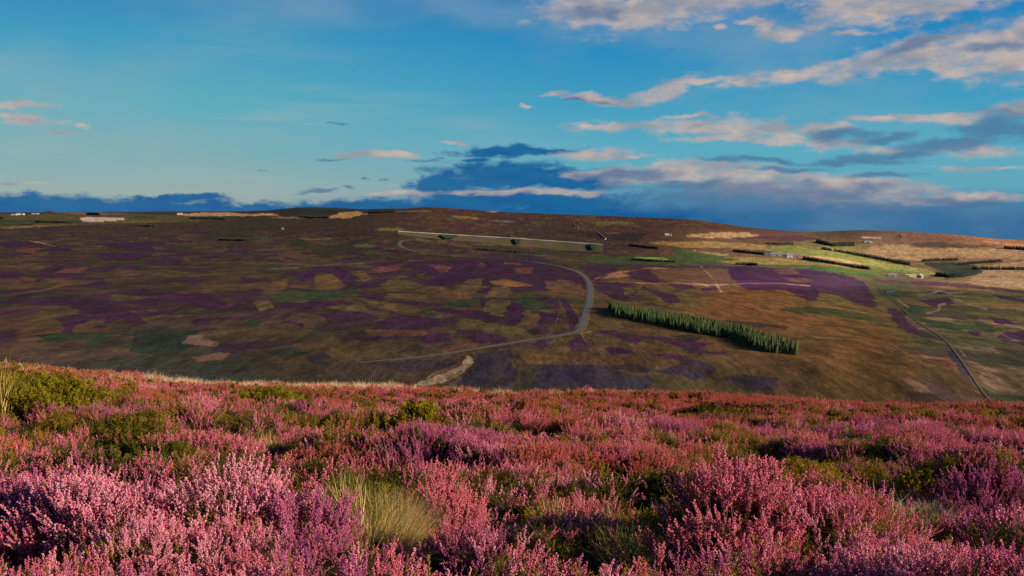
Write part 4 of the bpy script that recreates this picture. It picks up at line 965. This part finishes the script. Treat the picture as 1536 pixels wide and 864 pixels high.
protos = bpy.data.collections.new('heather_shoots')
PIDX = {}
def proto(key, geo, mats):
    V, F, M = geo
    me = bpy.data.meshes.new('shoot'); me.from_pydata([tuple(v) for v in V], [], F)
    for m_ in mats: me.materials.append(m_)
    me.polygons.foreach_set('material_index', np.array(M, np.int32))
    o = bpy.data.objects.new('p%03d' % len(protos.objects), me); protos.objects.link(o)
    PIDX.setdefault(key, []).append(len(protos.objects) - 1)
for kind in ('pink', 'purple', 'pale', 'rust'):
    mats = [fl[kind][0], fl[kind][1], green_l, stem_m]
    for _ in range(4 if kind == 'pink' else 3):
        proto(('near', kind), sprig(kind, .20, rnd.randint(2, 4), 46, .0033), mats)
    for _ in range(3):
        proto(('mid', kind), clump(10, .20, .10, 20, .0054, kind), mats)
    for _ in range(3):
        proto(('far', kind), clump(13, .22, .22, 11, .0108, kind), mats)
for _ in range(3):
    proto(('near', 'green'), shoot(.17, 70, .0045), [dark_l, dark_l, dark_l, stem_m]); proto(('near', 'olive'), shoot(.17, 70, .0045), [olive_l, olive_l, olive_l, stem_m])
    for key, mt in (('green', dark_l), ('olive', olive_l)):
        for lev, cnt, lw, rad in (('mid', 6, .007, .09), ('far', 9, .016, .2)):
            V, F, M = [], [], []
            for _k in range(cnt):
                v, f, mm = shoot(.17, 40, lw); ox, oy = rnd.uniform(-rad, rad), rnd.uniform(-rad, rad); b = len(V)
                V += [p + Vector((ox, oy, 0)) for p in v]; F += [tuple(i + b for i in q) for q in f]; M += mm
            proto((lev, key), (V, F, M), [mt, mt, mt, stem_m])
    proto(('near', 'grass'), blades(14, .26, .04, .0016), green_grass); proto(('mid', 'grass'), blades(30, .26, .10, .003), straw); proto(('far', 'grass'), blades(40, .28, .22, .006, .9), pale_straw)

# what grows where on the slope (marked from the photo, stored as ground positions); px, py, rx, ry, kind, strength
ZONES = [(55,588,105,38,'olive',.9),(40,600,80,26,'green',.8),(400,592,72,22,'green',.85),(430,628,55,12,'green',.6),(625,635,34,12,'green',.8),(690,622,30,8,'green',.6),(820,613,40,6,'olive',.9),
 (1070,620,40,9,'green',.7),(200,692,105,26,'green',.85),(335,715,70,26,'green',.75),(540,745,110,34,'green',.8),(760,735,70,34,'green',.55),(890,745,60,26,'green',.6),(1000,745,75,26,'green',.75),
 (1370,738,70,34,'green',.85),(1450,712,70,10,'olive',.8),(980,665,34,9,'olive',.6),(1280,680,45,12,'olive',.6),(1260,725,110,24,'olive',.65),(860,672,45,10,'olive',.5),(1190,650,40,8,'olive',.5),
 (500,650,70,12,'olive',.6),(545,620,40,8,'olive',.6),(270,620,60,9,'olive',.5),(640,695,48,22,'purple',.9),(720,675,40,10,'purple',.35),(1480,770,75,40,'purple',.9),(460,815,60,40,'purple',.8),
 (40,800,80,36,'purple',.6),(180,830,70,34,'pale',.5),(1240,655,120,10,'purple',.3),(1470,665,80,10,'purple',.4),(620,855,60,18,'purple',.8),(1200,690,60,16,'purple',.3),(230,560,260,9,'rust',.7),(650,585,400,10,'rust',.6),(1200,600,400,14,'rust',.75),
 (330,574,130,5,'grass',.9),(560,581,140,5,'grass',.9),(760,588,90,4,'grass',.8),(560,800,60,34,'grass',.85),(950,832,70,16,'grass',.8),(850,806,60,14,'grass',.5),(1385,780,52,20,'grass',.7),(405,668,18,12,'grass',.5),(860,850,200,12,'pale',.4),(150,840,120,30,'olive',.35),(1050,850,120,30,'olive',.3),(1330,840,140,30,'olive',.35)]
NEARD = np.exp(np.linspace(math.log(1.5), math.log(90), 400))

pts_xyz, pts_rot, pts_scl, pts_idx = [], [], [], []
A0, A1 = azim(-160, 700), azim(1696, 700)
for d0, d1, rho, lev, s0, s1 in ((1.7, 6, 900, 'near', .52, .90), (4.5, 13, 190, 'mid', .58, .95), (5.5, 9, 240, 'near', .6, .95), (11, 26, 90, 'mid', .7, 1.15), (22, 48, 27, 'far', .62, 1.05), (44, 98, 11, 'far', .8, 1.6)):
    n = int(rho * .5 * (A1 - A0) * (d1 * d1 - d0 * d0))
    d = np.sqrt(RNG.uniform(d0 * d0, d1 * d1, n)); a = RNG.uniform(A0, A1, n)
    x, y = np.sin(a) * d, np.cos(a) * d
    z = zground(x, y)
    qx, qy = project(x, y, z)
    e = .08
    gx = (canopy(x + e, y) - canopy(x - e, y)) / (2 * e); gy = (canopy(x, y + e) - canopy(x, y - e)) / (2 * e)
    h = canopy(x, y)
    kinds = np.full(n, 'pink', dtype='U8')
    u = RNG.random(n); patch = fbm(x * .5 + 20, y * .5, 3); patch2 = fbm(x * 1.1, y * 1.1 + 30, 3)
    fard = smooth(7, 42, d)
    kinds[(patch > .63) & (u < .4)] = 'purple'
    kinds[u > .93] = 'pale'
    kinds[(RNG.random(n) < fard * .74)] = 'rust'
    kinds[(patch2 > .60) & (RNG.random(n) < .75)] = 'olive'
    kinds[(patch2 < .37) & (RNG.random(n) < .75)] = 'green'
    kinds[RNG.random(n) < .18] = 'olive'
    kinds[RNG.random(n) < .06] = 'green'
    kinds[(h < -.24) & (RNG.random(n) < .6)] = 'green'
    wxx, wyy = x + (vnoise(x * 1.4, y * 1.4) - .5) * .5, y + (vnoise(x * 1.4 + 40, y * 1.4) - .5) * .5
    f1, cid = clumps(wxx, wyy, .95)
    who = _perm[cid % 512, (cid // 512) % 512]
    u2 = RNG.random(n)
    kinds[(who < .07) & (u2 < .6)] = 'purple'
    kinds[(who > .07) & (who < .14) & (u2 < .5)] = 'pale'
    kinds[(who > .20) & (who < .27) & (u2 < .75)] = 'olive'
    kinds[(who > .27) & (who < .33) & (u2 < .75)] = 'green'
    kinds[(who > .33) & (who < .42) & (u2 < .6) & (d > 8)] = 'rust'
    edge = smooth(.42, .6, f1)
    kinds[(RNG.random(n) < edge * .5)] = 'green'
    kinds[(RNG.random(n) < edge * .25)] = 'olive'
    kinds[(d < 5) & (kinds == 'pink') & (RNG.random(n) < .22)] = 'pale'
    for zx, zy, rx, ry, kk, st in ZONES:
        w = np.exp(-(((qx - zx) / rx) ** 2 + ((qy - zy) / ry) ** 2) * 1.2) * st * 1.25
        kinds[RNG.random(n) < w] = kk
    crest_w = smooth(52, 72, d) * smooth(.48, .58, fbm(x / 5, y / 9, 3)) * .75
    kinds[RNG.random(n) < crest_w] = 'grass'
    kp = 1 - .6 * smooth(.60, .72, fbm(x * .42 + 200, y * .55 + 90, 2)) * smooth(6, 12, d)
    for gx_, gy_, hh, ha, hc in HW:
        if hh < 0: kp *= 1 - .62 * np.exp(-(((x - gx_) ** 2 + (y - gy_) ** 2) / (.7 * (ha + hc)) ** 2 * 4))
    for tx, ty, rx, ry in ((585, 806, 110, 60), (600, 850, 76, 24), (1388, 792, 54, 26), (950, 840, 62, 26), (410, 668, 16, 12), (560, 750, 60, 26)):
        kp *= 1 - np.where(np.isin(kinds, ['pink', 'purple', 'pale', 'rust']), .95, .45) * np.exp(-(((qx - tx) / rx) ** 2 + ((qy - ty) / ry) ** 2) ** 2)
    kp *= np.where(d < 25, .35 + .65 * smooth(.34, .5, fbm(x * 1.7 + 51, y * 1.7, 3)), 1)
    kp *= 1 - .45 * edge * (d < 40)
    keep = RNG.random(n) < kp
    idx = np.zeros(n, np.int32)
    for kk in np.unique(kinds):
        opts = np.array(PIDX[(lev, kk)])
        sel = kinds == kk
        idx[sel] = opts[RNG.integers(0, len(opts), sel.sum())]
    tilt = .28
    rx_ = RNG.normal(0, tilt, n) + np.clip(gy, -.9, .9) * .55 * -1 * -1
    ry_ = RNG.normal(0, tilt, n) - np.clip(gx, -.9, .9) * .55
    # lean outwards from each hummock: rotate about x by +gy tips towards -y
    pts_rot.append(np.stack([np.clip(rx_, -1.1, 1.1), np.clip(ry_, -1.1, 1.1), RNG.uniform(0, 6.283, n)], 1))
    pts_xyz.append(np.stack([x, y, z - .03], 1)); pts_idx.append(idx)
    pts_scl.append(RNG.uniform(s0, s1, n))
    for arr in (pts_rot, pts_xyz, pts_idx, pts_scl): arr[-1] = arr[-1][keep]
X = np.concatenate(pts_xyz); ROT = np.concatenate(pts_rot); SC = np.concatenate(pts_scl); IX = np.concatenate(pts_idx)
print('heather shoots', len(X))
hm = bpy.data.meshes.new('heather')
hm.vertices.add(len(X)); hm.vertices.foreach_set('co', X.astype(np.float32).ravel())
a_ = hm.attributes.new('turn', 'FLOAT_VECTOR', 'POINT'); a_.data.foreach_set('vector', ROT.astype(np.float32).ravel())
a_ = hm.attributes.new('size', 'FLOAT', 'POINT'); a_.data.foreach_set('value', SC.astype(np.float32))
a_ = hm.attributes.new('which', 'INT', 'POINT'); a_.data.foreach_set('value', IX.astype(np.int32))
heather = bpy.data.objects.new('heather', hm); COL.objects.link(heather)
tag(heather, 'flowering pink and purple heather covering the near slope', 'heather', None, 'stuff')
ng = bpy.data.node_groups.new('shoots_on_slope', 'GeometryNodeTree')
ng.interface.new_socket('Geometry', in_out='INPUT', socket_type='NodeSocketGeometry')
ng.interface.new_socket('Geometry', in_out='OUTPUT', socket_type='NodeSocketGeometry')
gi, go = ng.nodes.new('NodeGroupInput'), ng.nodes.new('NodeGroupOutput')
iop = ng.nodes.new('GeometryNodeInstanceOnPoints'); ci = ng.nodes.new('GeometryNodeCollectionInfo')
ci.inputs['Collection'].default_value = protos; ci.inputs['Separate Children'].default_value = True; ci.inputs['Reset Children'].default_value = True
m2p = ng.nodes.new('GeometryNodeMeshToPoints')
def named(nm, typ):
    n = ng.nodes.new('GeometryNodeInputNamedAttribute'); n.data_type = typ; n.inputs['Name'].default_value = nm; return n.outputs['Attribute']
e2r = ng.nodes.new('FunctionNodeEulerToRotation')
l = ng.links.new
l(gi.outputs[0], m2p.inputs['Mesh']); l(m2p.outputs[0], iop.inputs['Points']); l(ci.outputs[0], iop.inputs['Instance'])
iop.inputs['Pick Instance'].default_value = True
l(named('which', 'INT'), iop.inputs['Instance Index']); l(named('turn', 'FLOAT_VECTOR'), e2r.inputs[0]); l(e2r.outputs[0], iop.inputs['Rotation'])
l(named('size', 'FLOAT'), iop.inputs['Scale']); l(iop.outputs[0], go.inputs[0])
md = heather.modifiers.new('shoots', 'NODES'); md.node_group = ng

# ------------------------------------------------------------------ single plants that stand out of the heather
def near_at(px, py):
    x, y = bisect_d(px, py, 1.6, 90, zground)
    return Vector((x, y, float(zground(x, y))))

def merge(geos):
    V, F, M = [], [], []
    for (v, f, mm), loc, rot, s in geos:
        mt = Matrix.Translation(loc) @ rot.to_matrix().to_4x4() @ Matrix.Scale(s, 4)
        b = len(V); V += [mt @ p for p in v]; F += [tuple(i + b for i in q) for q in f]; M += mm
    return V, F, M

def plant(name, cat, label, geo, mats, loc, group=None):
    V, F, M = geo
    o = link_mesh(name, V, F, mats, None, M); o.location = loc
    tag(o, label, cat, group); return o

def tussock(px, py, label, n, ln, rad, wd, mats, lean=.7, name='grass_tussock'):
    p = near_at(px, py); plant(name, 'grass tussock', label, blades(n, ln, rad, wd, lean), mats, p, 'grass tussocks among the heather')
tussock(535, 782, 'green and gold grass sprays behind the large yellow green tussock', 380, .24, .16, .0018, green_grass, .8)
tussock(575, 815, 'large yellow green grass tussock spilling forward at bottom left of centre', 1900, .27, .19, .0019, straw, 1.15)
tussock(1388, 790, 'pale bleached grass tussock beside the dark purple heather mound', 1500, .17, .20, .0022, pale_straw, 1.5)
tussock(955, 842, 'low yellow green tuft near the bottom edge right of centre', 400, .15, .13, .0016, [straw[1], straw[0]], .9)
tussock(410, 676, 'small pale yellow grass tuft in the pink heather left of centre', 220, .20, .10, .003, [straw[1], straw[0]], .6)
tussock(4, 618, 'tall thin yellow grass at the left edge beside the dark green bush', 60, .95, .14, .006, [straw[1], straw[0]], .25)

def leafy_bush(px, py, label, rad, hgt, n, mat, lw=.012, name='bilberry_bush'):
    p = near_at(px, py)
    rad = rad * p.length / FPX; n = int(n)
    gs = []
    for k in range(n):
        a = rnd.random() * 6.283; r = math.sqrt(rnd.random())
        dz = hgt * (1 - r * r) ** .6 * rnd.uniform(.55, 1.05) + (fbm(np.array([math.cos(a) * r * 3 + 9.]), np.array([math.sin(a) * r * 3 + 5.]))[0] - .5) * hgt * .7
        x, y = math.cos(a) * r * rad, math.sin(a) * r * rad
        zz = float(zground(p.x + x, p.y + y)) - p.z
        gs.append((BSH[k % len(BSH)], Vector((x, y, zz + max(-.05, dz - .15))), Euler((rnd.gauss(0, .45), rnd.gauss(0, .45), rnd.random() * 6.28)), rnd.uniform(.9, 1.4) * lw / .011))
    plant(name, 'bush', label, merge(gs), [mat, mat, mat, stem_m], p, 'green bushes among the heather')
BSH = [shoot(.2, 50, .011) for _ in range(5)]
leafy_bush(55, 608, 'broad dark green bush at the left edge of the heather slope', 92, .42, 850, bush_l)
leafy_bush(395, 604, 'wide green bush just under the pale crest left of centre', 66, .48, 620, bush_l)
leafy_bush(628, 640, 'low green bush in the middle distance left of centre', 30, .28, 220, bush_l)
leafy_bush(1070, 624, 'small dark bush near the crest right of centre', 30, .22, 200, dark_l)
leafy_bush(1362, 752, 'rounded olive green bush with a black hollow on its right side', 52, .20, 380, olive_l, .006)
leafy_bush(1000, 757, 'dark green shrub in the hollow right of centre', 48, .14, 300, dark_l, .006)
leafy_bush(185, 706, 'mossy green shrub in the dark hollow behind the front left heather', 60, .15, 380, dark_l, .006)

NEARG = {k: [sprig(k, .20, rnd.randint(2, 4), 46, .0034) for _ in range(4)] for k in ('pink', 'purple', 'pale')}
def heather_clump(px, py, label, kind, n, rad, hgt):
    p = near_at(px, py); gs = []
    for k in range(n):
        a = rnd.random() * 6.283; r = math.sqrt(rnd.random())
        x, y = math.cos(a) * r * rad, math.sin(a) * r * rad
        zz = float(zground(p.x + x, p.y + y)) - p.z
        out = .55 * r
        gs.append((rnd.choice(NEARG[kind]), Vector((x, y, zz + hgt * (1 - r * r) - .04)), Euler((-math.sin(a) * out + rnd.gauss(0, .12), math.cos(a) * out + rnd.gauss(0, .12), 0)), rnd.uniform(.9, 1.35)))
    plant('heather_clump', 'heather', label, merge(gs), [fl[kind][0], fl[kind][1], green_l, stem_m], p, 'single heather clumps at the front')
heather_clump(345, 775, 'tall bright pink heather clump rising before the dark hollow at lower left', 'pale', 60, .22, .10)
heather_clump(110, 790, 'bright pink heather clump at the far lower left', 'pale', 55, .2, .08)
heather_clump(465, 820, 'deep mauve heather clump left of the yellow grass tussock', 'purple', 55, .2, .08)
heather_clump(690, 815, 'upright pink heather clump right of the yellow grass tussock', 'pink', 45, .18, .07)
heather_clump(1090, 805, 'pink heather clump right of the low yellow green tuft', 'pink', 55, .24, .08)
heather_clump(1480, 775, 'dark purple heather mound at the right edge behind the bleached grass', 'purple', 70, .34, .12)
heather_clump(640, 705, 'dark purple heather clump in the middle of the slope left of centre', 'purple', 60, .34, .10)

# thin dead stalks
twig_m = noisy_mat('dead_twig', (.42, .26, .17), (.30, .18, .12), 20)
def stalk(px, py, hgt, lean, label, r=.004, mat=None):
    p = near_at(px, py); g = MB()
    pts = [(lean * t * t * hgt, 0.03 * math.sin(5 * t) * hgt, hgt * t - .05) for t in (0, .25, .5, .75, 1)]
    g.tube(pts, [r, r * .9, r * .75, r * .6, r * .35], 5)
    for t0, dx in ((.5, .14), (.68, -.12), (.8, .09)):
        i = t0 * 4; k = int(i); q = Vector(pts[k]).lerp(Vector(pts[k + 1]), i - k)
        g.tube([q, q + Vector((dx * hgt * .6, .02, .10 * hgt)), q + Vector((dx * hgt, .03, .24 * hgt))], [r * .5, r * .4, r * .25], 4)
    o = g.build('dry_stalk', mat or twig_m); o.location = p
    tag(o, label, 'stalk', 'dead stalks sticking out of the heather')
stalk(584, 716, .42, -.12, 'thin pale pink dead stalk leaning left above the heather left of centre')
stalk(236, 736, .16, .45, 'bare grey twig crossing the dark hollow at lower left', .003)
stalk(580, 800, .2, .8, 'bent straw coloured stalk across the yellow grass tussock', .003, straw[0])

# ------------------------------------------------------------------ sun and sky
SUN_AZ, SUN_EL = R(112), R(17)          # clockwise from the view direction
sv = Vector((math.cos(SUN_EL) * math.sin(SUN_AZ), math.cos(SUN_EL) * math.cos(SUN_AZ), math.sin(SUN_EL)))
sun = bpy.data.objects.new('sun', bpy.data.lights.new('sun', 'SUN'))
sun.data.energy = 5.0; sun.data.angle = R(.5); sun.data.color = (1.0, .80, .60)
sun.rotation_euler = sv.to_track_quat('Z', 'Y').to_euler(); sun.location = (0, 0, 50)
COL.objects.link(sun)

w = bpy.data.worlds.new('World'); sc.world = w; w.use_nodes = True
w.cycles.sampling_method = 'MANUAL'; w.cycles.sample_map_resolution = 512
nt = w.node_tree; N, L = nt.nodes, nt.links
bg = N['Background']; bg.inputs['Strength'].default_value = .1 * 2 ** -.68
sky = nd(nt, 'ShaderNodeTexSky'); sky.sky_type = 'NISHITA'; sky.sun_disc = False
sky.sun_elevation = SUN_EL; sky.sun_rotation = SUN_AZ; sky.air_density = 1.2; sky.dust_density = .4; sky.ozone_density = 2.0
tc = nd(nt, 'ShaderNodeTexCoord'); sx = nd(nt, 'ShaderNodeSeparateXYZ'); L.new(tc.outputs['Generated'], sx.inputs[0])
M_ = lambda op, a, b=None, c=None, clamp=False: math_node(nt, op, a, b, c, clamp)
azd = M_('MULTIPLY', M_('ARCTAN2', sx.outputs[0], sx.outputs[1]), 57.29578)
eld = M_('MULTIPLY', M_('ARCSINE', sx.outputs[2]), 57.29578)
cv = nd(nt, 'ShaderNodeCombineXYZ'); L.new(azd, cv.inputs[0]); L.new(eld, cv.inputs[1])
def ang(px, py):
    x, y, z = ray(px, py); return math.degrees(math.atan2(x, y)), math.degrees(math.atan2(z, math.hypot(x, y)))
DEG = math.degrees(1 / FPX)
def snoise(scale, detail, sx_=1, sy_=1, off=0, rough=.55, src=None):
    mp = nd(nt, 'ShaderNodeMapping'); mp.inputs['Scale'].default_value = (sx_, sy_, 1); mp.inputs['Location'].default_value = (off, off * .7, 0)
    L.new(src or cv.outputs[0], mp.inputs[0])
    n = nd(nt, 'ShaderNodeTexNoise'); n.inputs['Scale'].default_value = scale; n.inputs['Detail'].default_value = detail; n.inputs['Roughness'].default_value = rough
    L.new(mp.outputs[0], n.inputs['Vector']); return n
# ragged outlines: the coordinates themselves are stirred by noise
wn = snoise(.35, 5, .6, 1.4, 3, .6)
wv_ = nd(nt, 'ShaderNodeVectorMath', operation='SUBTRACT'); L.new(wn.outputs['Color'], wv_.inputs[0]); wv_.inputs[1].default_value = (.5, .5, .5)
ws = nd(nt, 'ShaderNodeVectorMath', operation='MULTIPLY'); L.new(wv_.outputs[0], ws.inputs[0]); ws.inputs[1].default_value = (5.0, 1.5, 0)
wa = nd(nt, 'ShaderNodeVectorMath', operation='ADD'); L.new(cv.outputs[0], wa.inputs[0]); L.new(ws.outputs[0], wa.inputs[1])
def blobs(lst, k=.25):
    out = None
    for b in lst:
        px_, py_, rx, ry = b[:4]; rot = b[4] if len(b) > 4 else 0
        a, e = ang(px_, py_)
        mp = nd(nt, 'ShaderNodeMapping', vector_type='TEXTURE')
        mp.inputs['Location'].default_value = (a, e, 0); mp.inputs['Rotation'].default_value = (0, 0, R(rot)); mp.inputs['Scale'].default_value = (rx * DEG, ry * DEG, 1)
        if out is None:
            L.new(wa.outputs[0], mp.inputs[0])
        else:   # evaluated one after the other, which keeps the shader's stack small
            sq = nd(nt, 'ShaderNodeVectorMath', operation='ADD'); L.new(wa.outputs[0], sq.inputs[0])
            L.new(M_('MULTIPLY', out, 1e-7), sq.inputs[1]); L.new(sq.outputs[0], mp.inputs[0])
        ln = nd(nt, 'ShaderNodeVectorMath', operation='LENGTH'); L.new(mp.outputs[0], ln.inputs[0])
        out = ln.outputs['Value'] if out is None else M_('SMOOTH_MIN', out, ln.outputs['Value'], k)
    return M_('SUBTRACT', 1.0, out)
CREAM = [(890,10,95,34),(970,15,90,28),(1040,0,70,26),(1110,-6,70,18),(1260,4,60,24),(1330,16,75,24),(1130,30,22,6),(1085,38,18,5),(1230,40,26,6),(1290,52,30,5),(1410,8,70,16),(1460,-4,50,10),(1180,50,40,11),(1163,40,18,8),
 (840,138,26,6),(905,147,55,8,-5),(960,142,50,11,8),(1010,130,55,11,14),(1060,122,50,7),(1130,122,50,8,8),(1185,108,60,8),(1230,105,70,15,10),(1300,96,80,18,14),(1370,78,80,24,14),(1450,72,85,28,10),(1520,80,80,42,8),(1490,108,80,12),(1530,40,40,14,20),
 (795,155,14,4),(900,192,45,6),(980,190,90,11),(1060,188,100,16),(1140,194,70,13),(1100,210,90,7),(1180,205,40,9),(1040,172,40,4),(1300,180,45,5),(1370,178,60,7),(1440,176,60,6),(1530,165,30,12),
 (1240,195,36,12),(1250,215,46,8),(1480,222,60,10),(1330,222,50,6),(1470,251,50,4),(890,230,60,8),(930,236,40,4),(1010,260,90,16),(1080,264,90,17),(960,268,60,12),(1150,280,110,22),(1240,287,110,24),(1320,290,90,20),(1170,262,70,10),(900,258,60,8),(1080,250,110,9),(1220,272,120,14),(1330,280,80,12),
 (1440,292,90,7),(1380,300,50,8),(770,290,110,6),(850,288,60,6),(25,152,55,7),(40,174,42,8,-4),(120,188,10,4),(85,197,12,3),(560,234,60,6,-3),(20,275,30,2),(680,213,20,3),(600,293,60,5)]
GREY = [(500,236,24,3),(635,242,24,3,6),(655,237,8,2),(470,289,28,3),(510,284,17,3),(540,268,6,2),(570,271,6,2),(505,184,14,2),(400,258,4,1.3),(1380,66,60,10,18),(1490,70,50,8),(880,20,60,12),(1500,190,65,24),(1430,214,90,11,4),(1350,228,90,7,3),(1270,238,100,7),(1150,238,85,5),(1090,240,40,4),(1260,205,50,10),(1330,205,40,9),(1100,296,190,16),(1250,310,160,14),(940,262,80,10),(1180,250,60,5),(1320,262,60,5),(1440,300,100,9),(1150,294,240,26),(1040,282,120,12)]
DARK = [(770,264,150,28),(665,277,58,21),(850,268,130,22),(710,300,120,24),(755,226,92,11,2),(800,223,70,9),(830,302,150,18),(710,240,30,4),
 (1000,272,40,4),(1075,282,24,5),(1110,283,22,5),(60,306,240,17),(200,312,220,17),(130,318,420,18),(270,298,60,7),(430,318,300,17),(600,318,260,20),(800,325,320,22),(890,148,40,4),(1270,268,20,4)]
n_edge = snoise(1.0, 8, .75, 1.6, 11, .62); n_big = snoise(.22, 4, .6, 1.5, 21)
ne = M_('SUBTRACT', n_edge.outputs[0], .5)
def mask(lst, amp, lo, hi, k=.25):
    v = M_('ADD', blobs(lst, k), M_('MULTIPLY', ne, amp))
    mr = nd(nt, 'ShaderNodeMapRange', interpolation_type='SMOOTHSTEP'); mr.inputs[1].default_value = lo; mr.inputs[2].default_value = hi
    L.new(v, mr.inputs[0]); return mr.outputs[0]
def lin(c): return tuple(float(x) for x in s2l(c))
def x10(c): return tuple(10 * q for q in lin(c))
def ramp(sock, lo, hi, stops):
    mr = nd(nt, 'ShaderNodeMapRange'); mr.inputs[1].default_value = lo; mr.inputs[2].default_value = hi; L.new(sock, mr.inputs[0])
    r = nd(nt, 'ShaderNodeValToRGB'); L.new(mr.outputs[0], r.inputs[0])
    while len(r.color_ramp.elements) < len(stops): r.color_ramp.elements.new(.5)
    for e, (p, c) in zip(r.color_ramp.elements, stops): e.position = p; e.color = (*lin(c), 1)
    return r.outputs[0]
# clear air: pale and warm low on the left, blue to the right and overhead  (elevation -2 .. 48 degrees)
def E(py): return (ang(300, py)[1] + 2) / 50
left = ramp(eld, -2, 48, [(0, (150,170,170)), (E(290), (152,174,172)), (E(235), (120,172,182)), (E(160), (86,172,190)), (E(60), (58,154,192)), (E(-40), (40,124,184)), (.52, (18,76,136)), (1, (9,40,88))])
right = ramp(eld, -2, 48, [(0, (28,100,152)), (E(318), (34,108,160)), (E(280), (90,166,190)), (E(220), (84,170,196)), (E(150), (56,156,194)), (E(60), (26,136,192)), (E(-40), (18,112,180)), (.52, (14,70,132)), (1, (9,40,88))])
mr = nd(nt, 'ShaderNodeMapRange', interpolation_type='SMOOTHSTEP'); mr.inputs[1].default_value = ang(250, 200)[0]; mr.inputs[2].default_value = ang(1000, 200)[0]; L.new(azd, mr.inputs[0])
clear = mix_col(nt, mr.outputs[0], left, right)
sc10 = nd(nt, 'ShaderNodeVectorMath', operation='SCALE'); L.new(clear, sc10.inputs[0]); sc10.inputs[3].default_value = 10
hs = nd(nt, 'ShaderNodeHueSaturation'); hs.inputs['Saturation'].default_value = 1.25; hs.inputs['Value'].default_value = .8; L.new(sky.outputs[0], hs.inputs['Color'])
base = mix_col(nt, .93, hs.outputs[0], sc10.outputs[0])
# faint veils
veil = nd(nt, 'ShaderNodeMapRange', interpolation_type='SMOOTHSTEP'); veil.inputs[1].default_value = .45; veil.inputs[2].default_value = .75; veil.inputs[4].default_value = .40; L.new(snoise(.12, 5, .5, 1.6, 40).outputs[0], veil.inputs[0])
base = mix_col(nt, veil.outputs[0], base, x10((150,172,178)))
wsp = nd(nt, 'ShaderNodeMapRange', interpolation_type='SMOOTHSTEP'); wsp.inputs[1].default_value = .5; wsp.inputs[2].default_value = .72; wsp.inputs[4].default_value = .6; L.new(snoise(.5, 6, .12, 1.5, 140, .6).outputs[0], wsp.inputs[0])
low = nd(nt, 'ShaderNodeMapRange', interpolation_type='SMOOTHSTEP'); low.inputs[1].default_value = 11; low.inputs[2].default_value = 2; L.new(eld, low.inputs[0])
base = mix_col(nt, M_('MULTIPLY', M_('MULTIPLY', wsp.outputs[0], low.outputs[0]), M_('SUBTRACT', 1.0, mr.outputs[0])), base, x10((168,176,176)))
# cloud tones
tone = nd(nt, 'ShaderNodeMapRange', interpolation_type='SMOOTHSTEP'); tone.inputs[1].default_value = .36; tone.inputs[2].default_value = .62; L.new(snoise(.55, 6, .7, 1.7, 60).outputs[0], tone.inputs[0])
cream = mix_col(nt, tone.outputs[0], x10((152,152,160)), x10((200,181,171)))
mc, mg, mdk = mask(CREAM, 2.2, -.28, .72), mask(GREY, 1.7, -.25, .75), mask(DARK, 1.5, -.12, .46, .12)
darkc = mix_col(nt, tone.outputs[0], x10((8,88,148)), x10((22,100,152)))
out = mix_col(nt, M_('MULTIPLY', mdk, .94), base, darkc)
thin = nd(nt, 'ShaderNodeMapRange'); thin.inputs[1].default_value = .35; thin.inputs[2].default_value = .6; thin.inputs[3].default_value = .72; thin.inputs[4].default_value = .96; L.new(snoise(.8, 5, .6, 1.5, 80).outputs[0], thin.inputs[0])
out = mix_col(nt, M_('MULTIPLY', mc, thin.outputs[0]), out, cream)
out = mix_col(nt, M_('MULTIPLY', mg, .75), out, x10((76,112,152)))
L.new(out, bg.inputs['Color'])

# ------------------------------------------------------------------ render settings
sc.view_settings.view_transform = 'Standard'; sc.view_settings.look = 'None'
sc.view_settings.exposure = .68; sc.view_settings.gamma = 1
sc.cycles.use_denoising = True
sc.cycles.max_bounces = 6; sc.cycles.diffuse_bounces = 3; sc.cycles.transparent_max_bounces = 4
try:
    sc.cycles.denoiser = 'OPENIMAGEDENOISE'
except Exception: pass
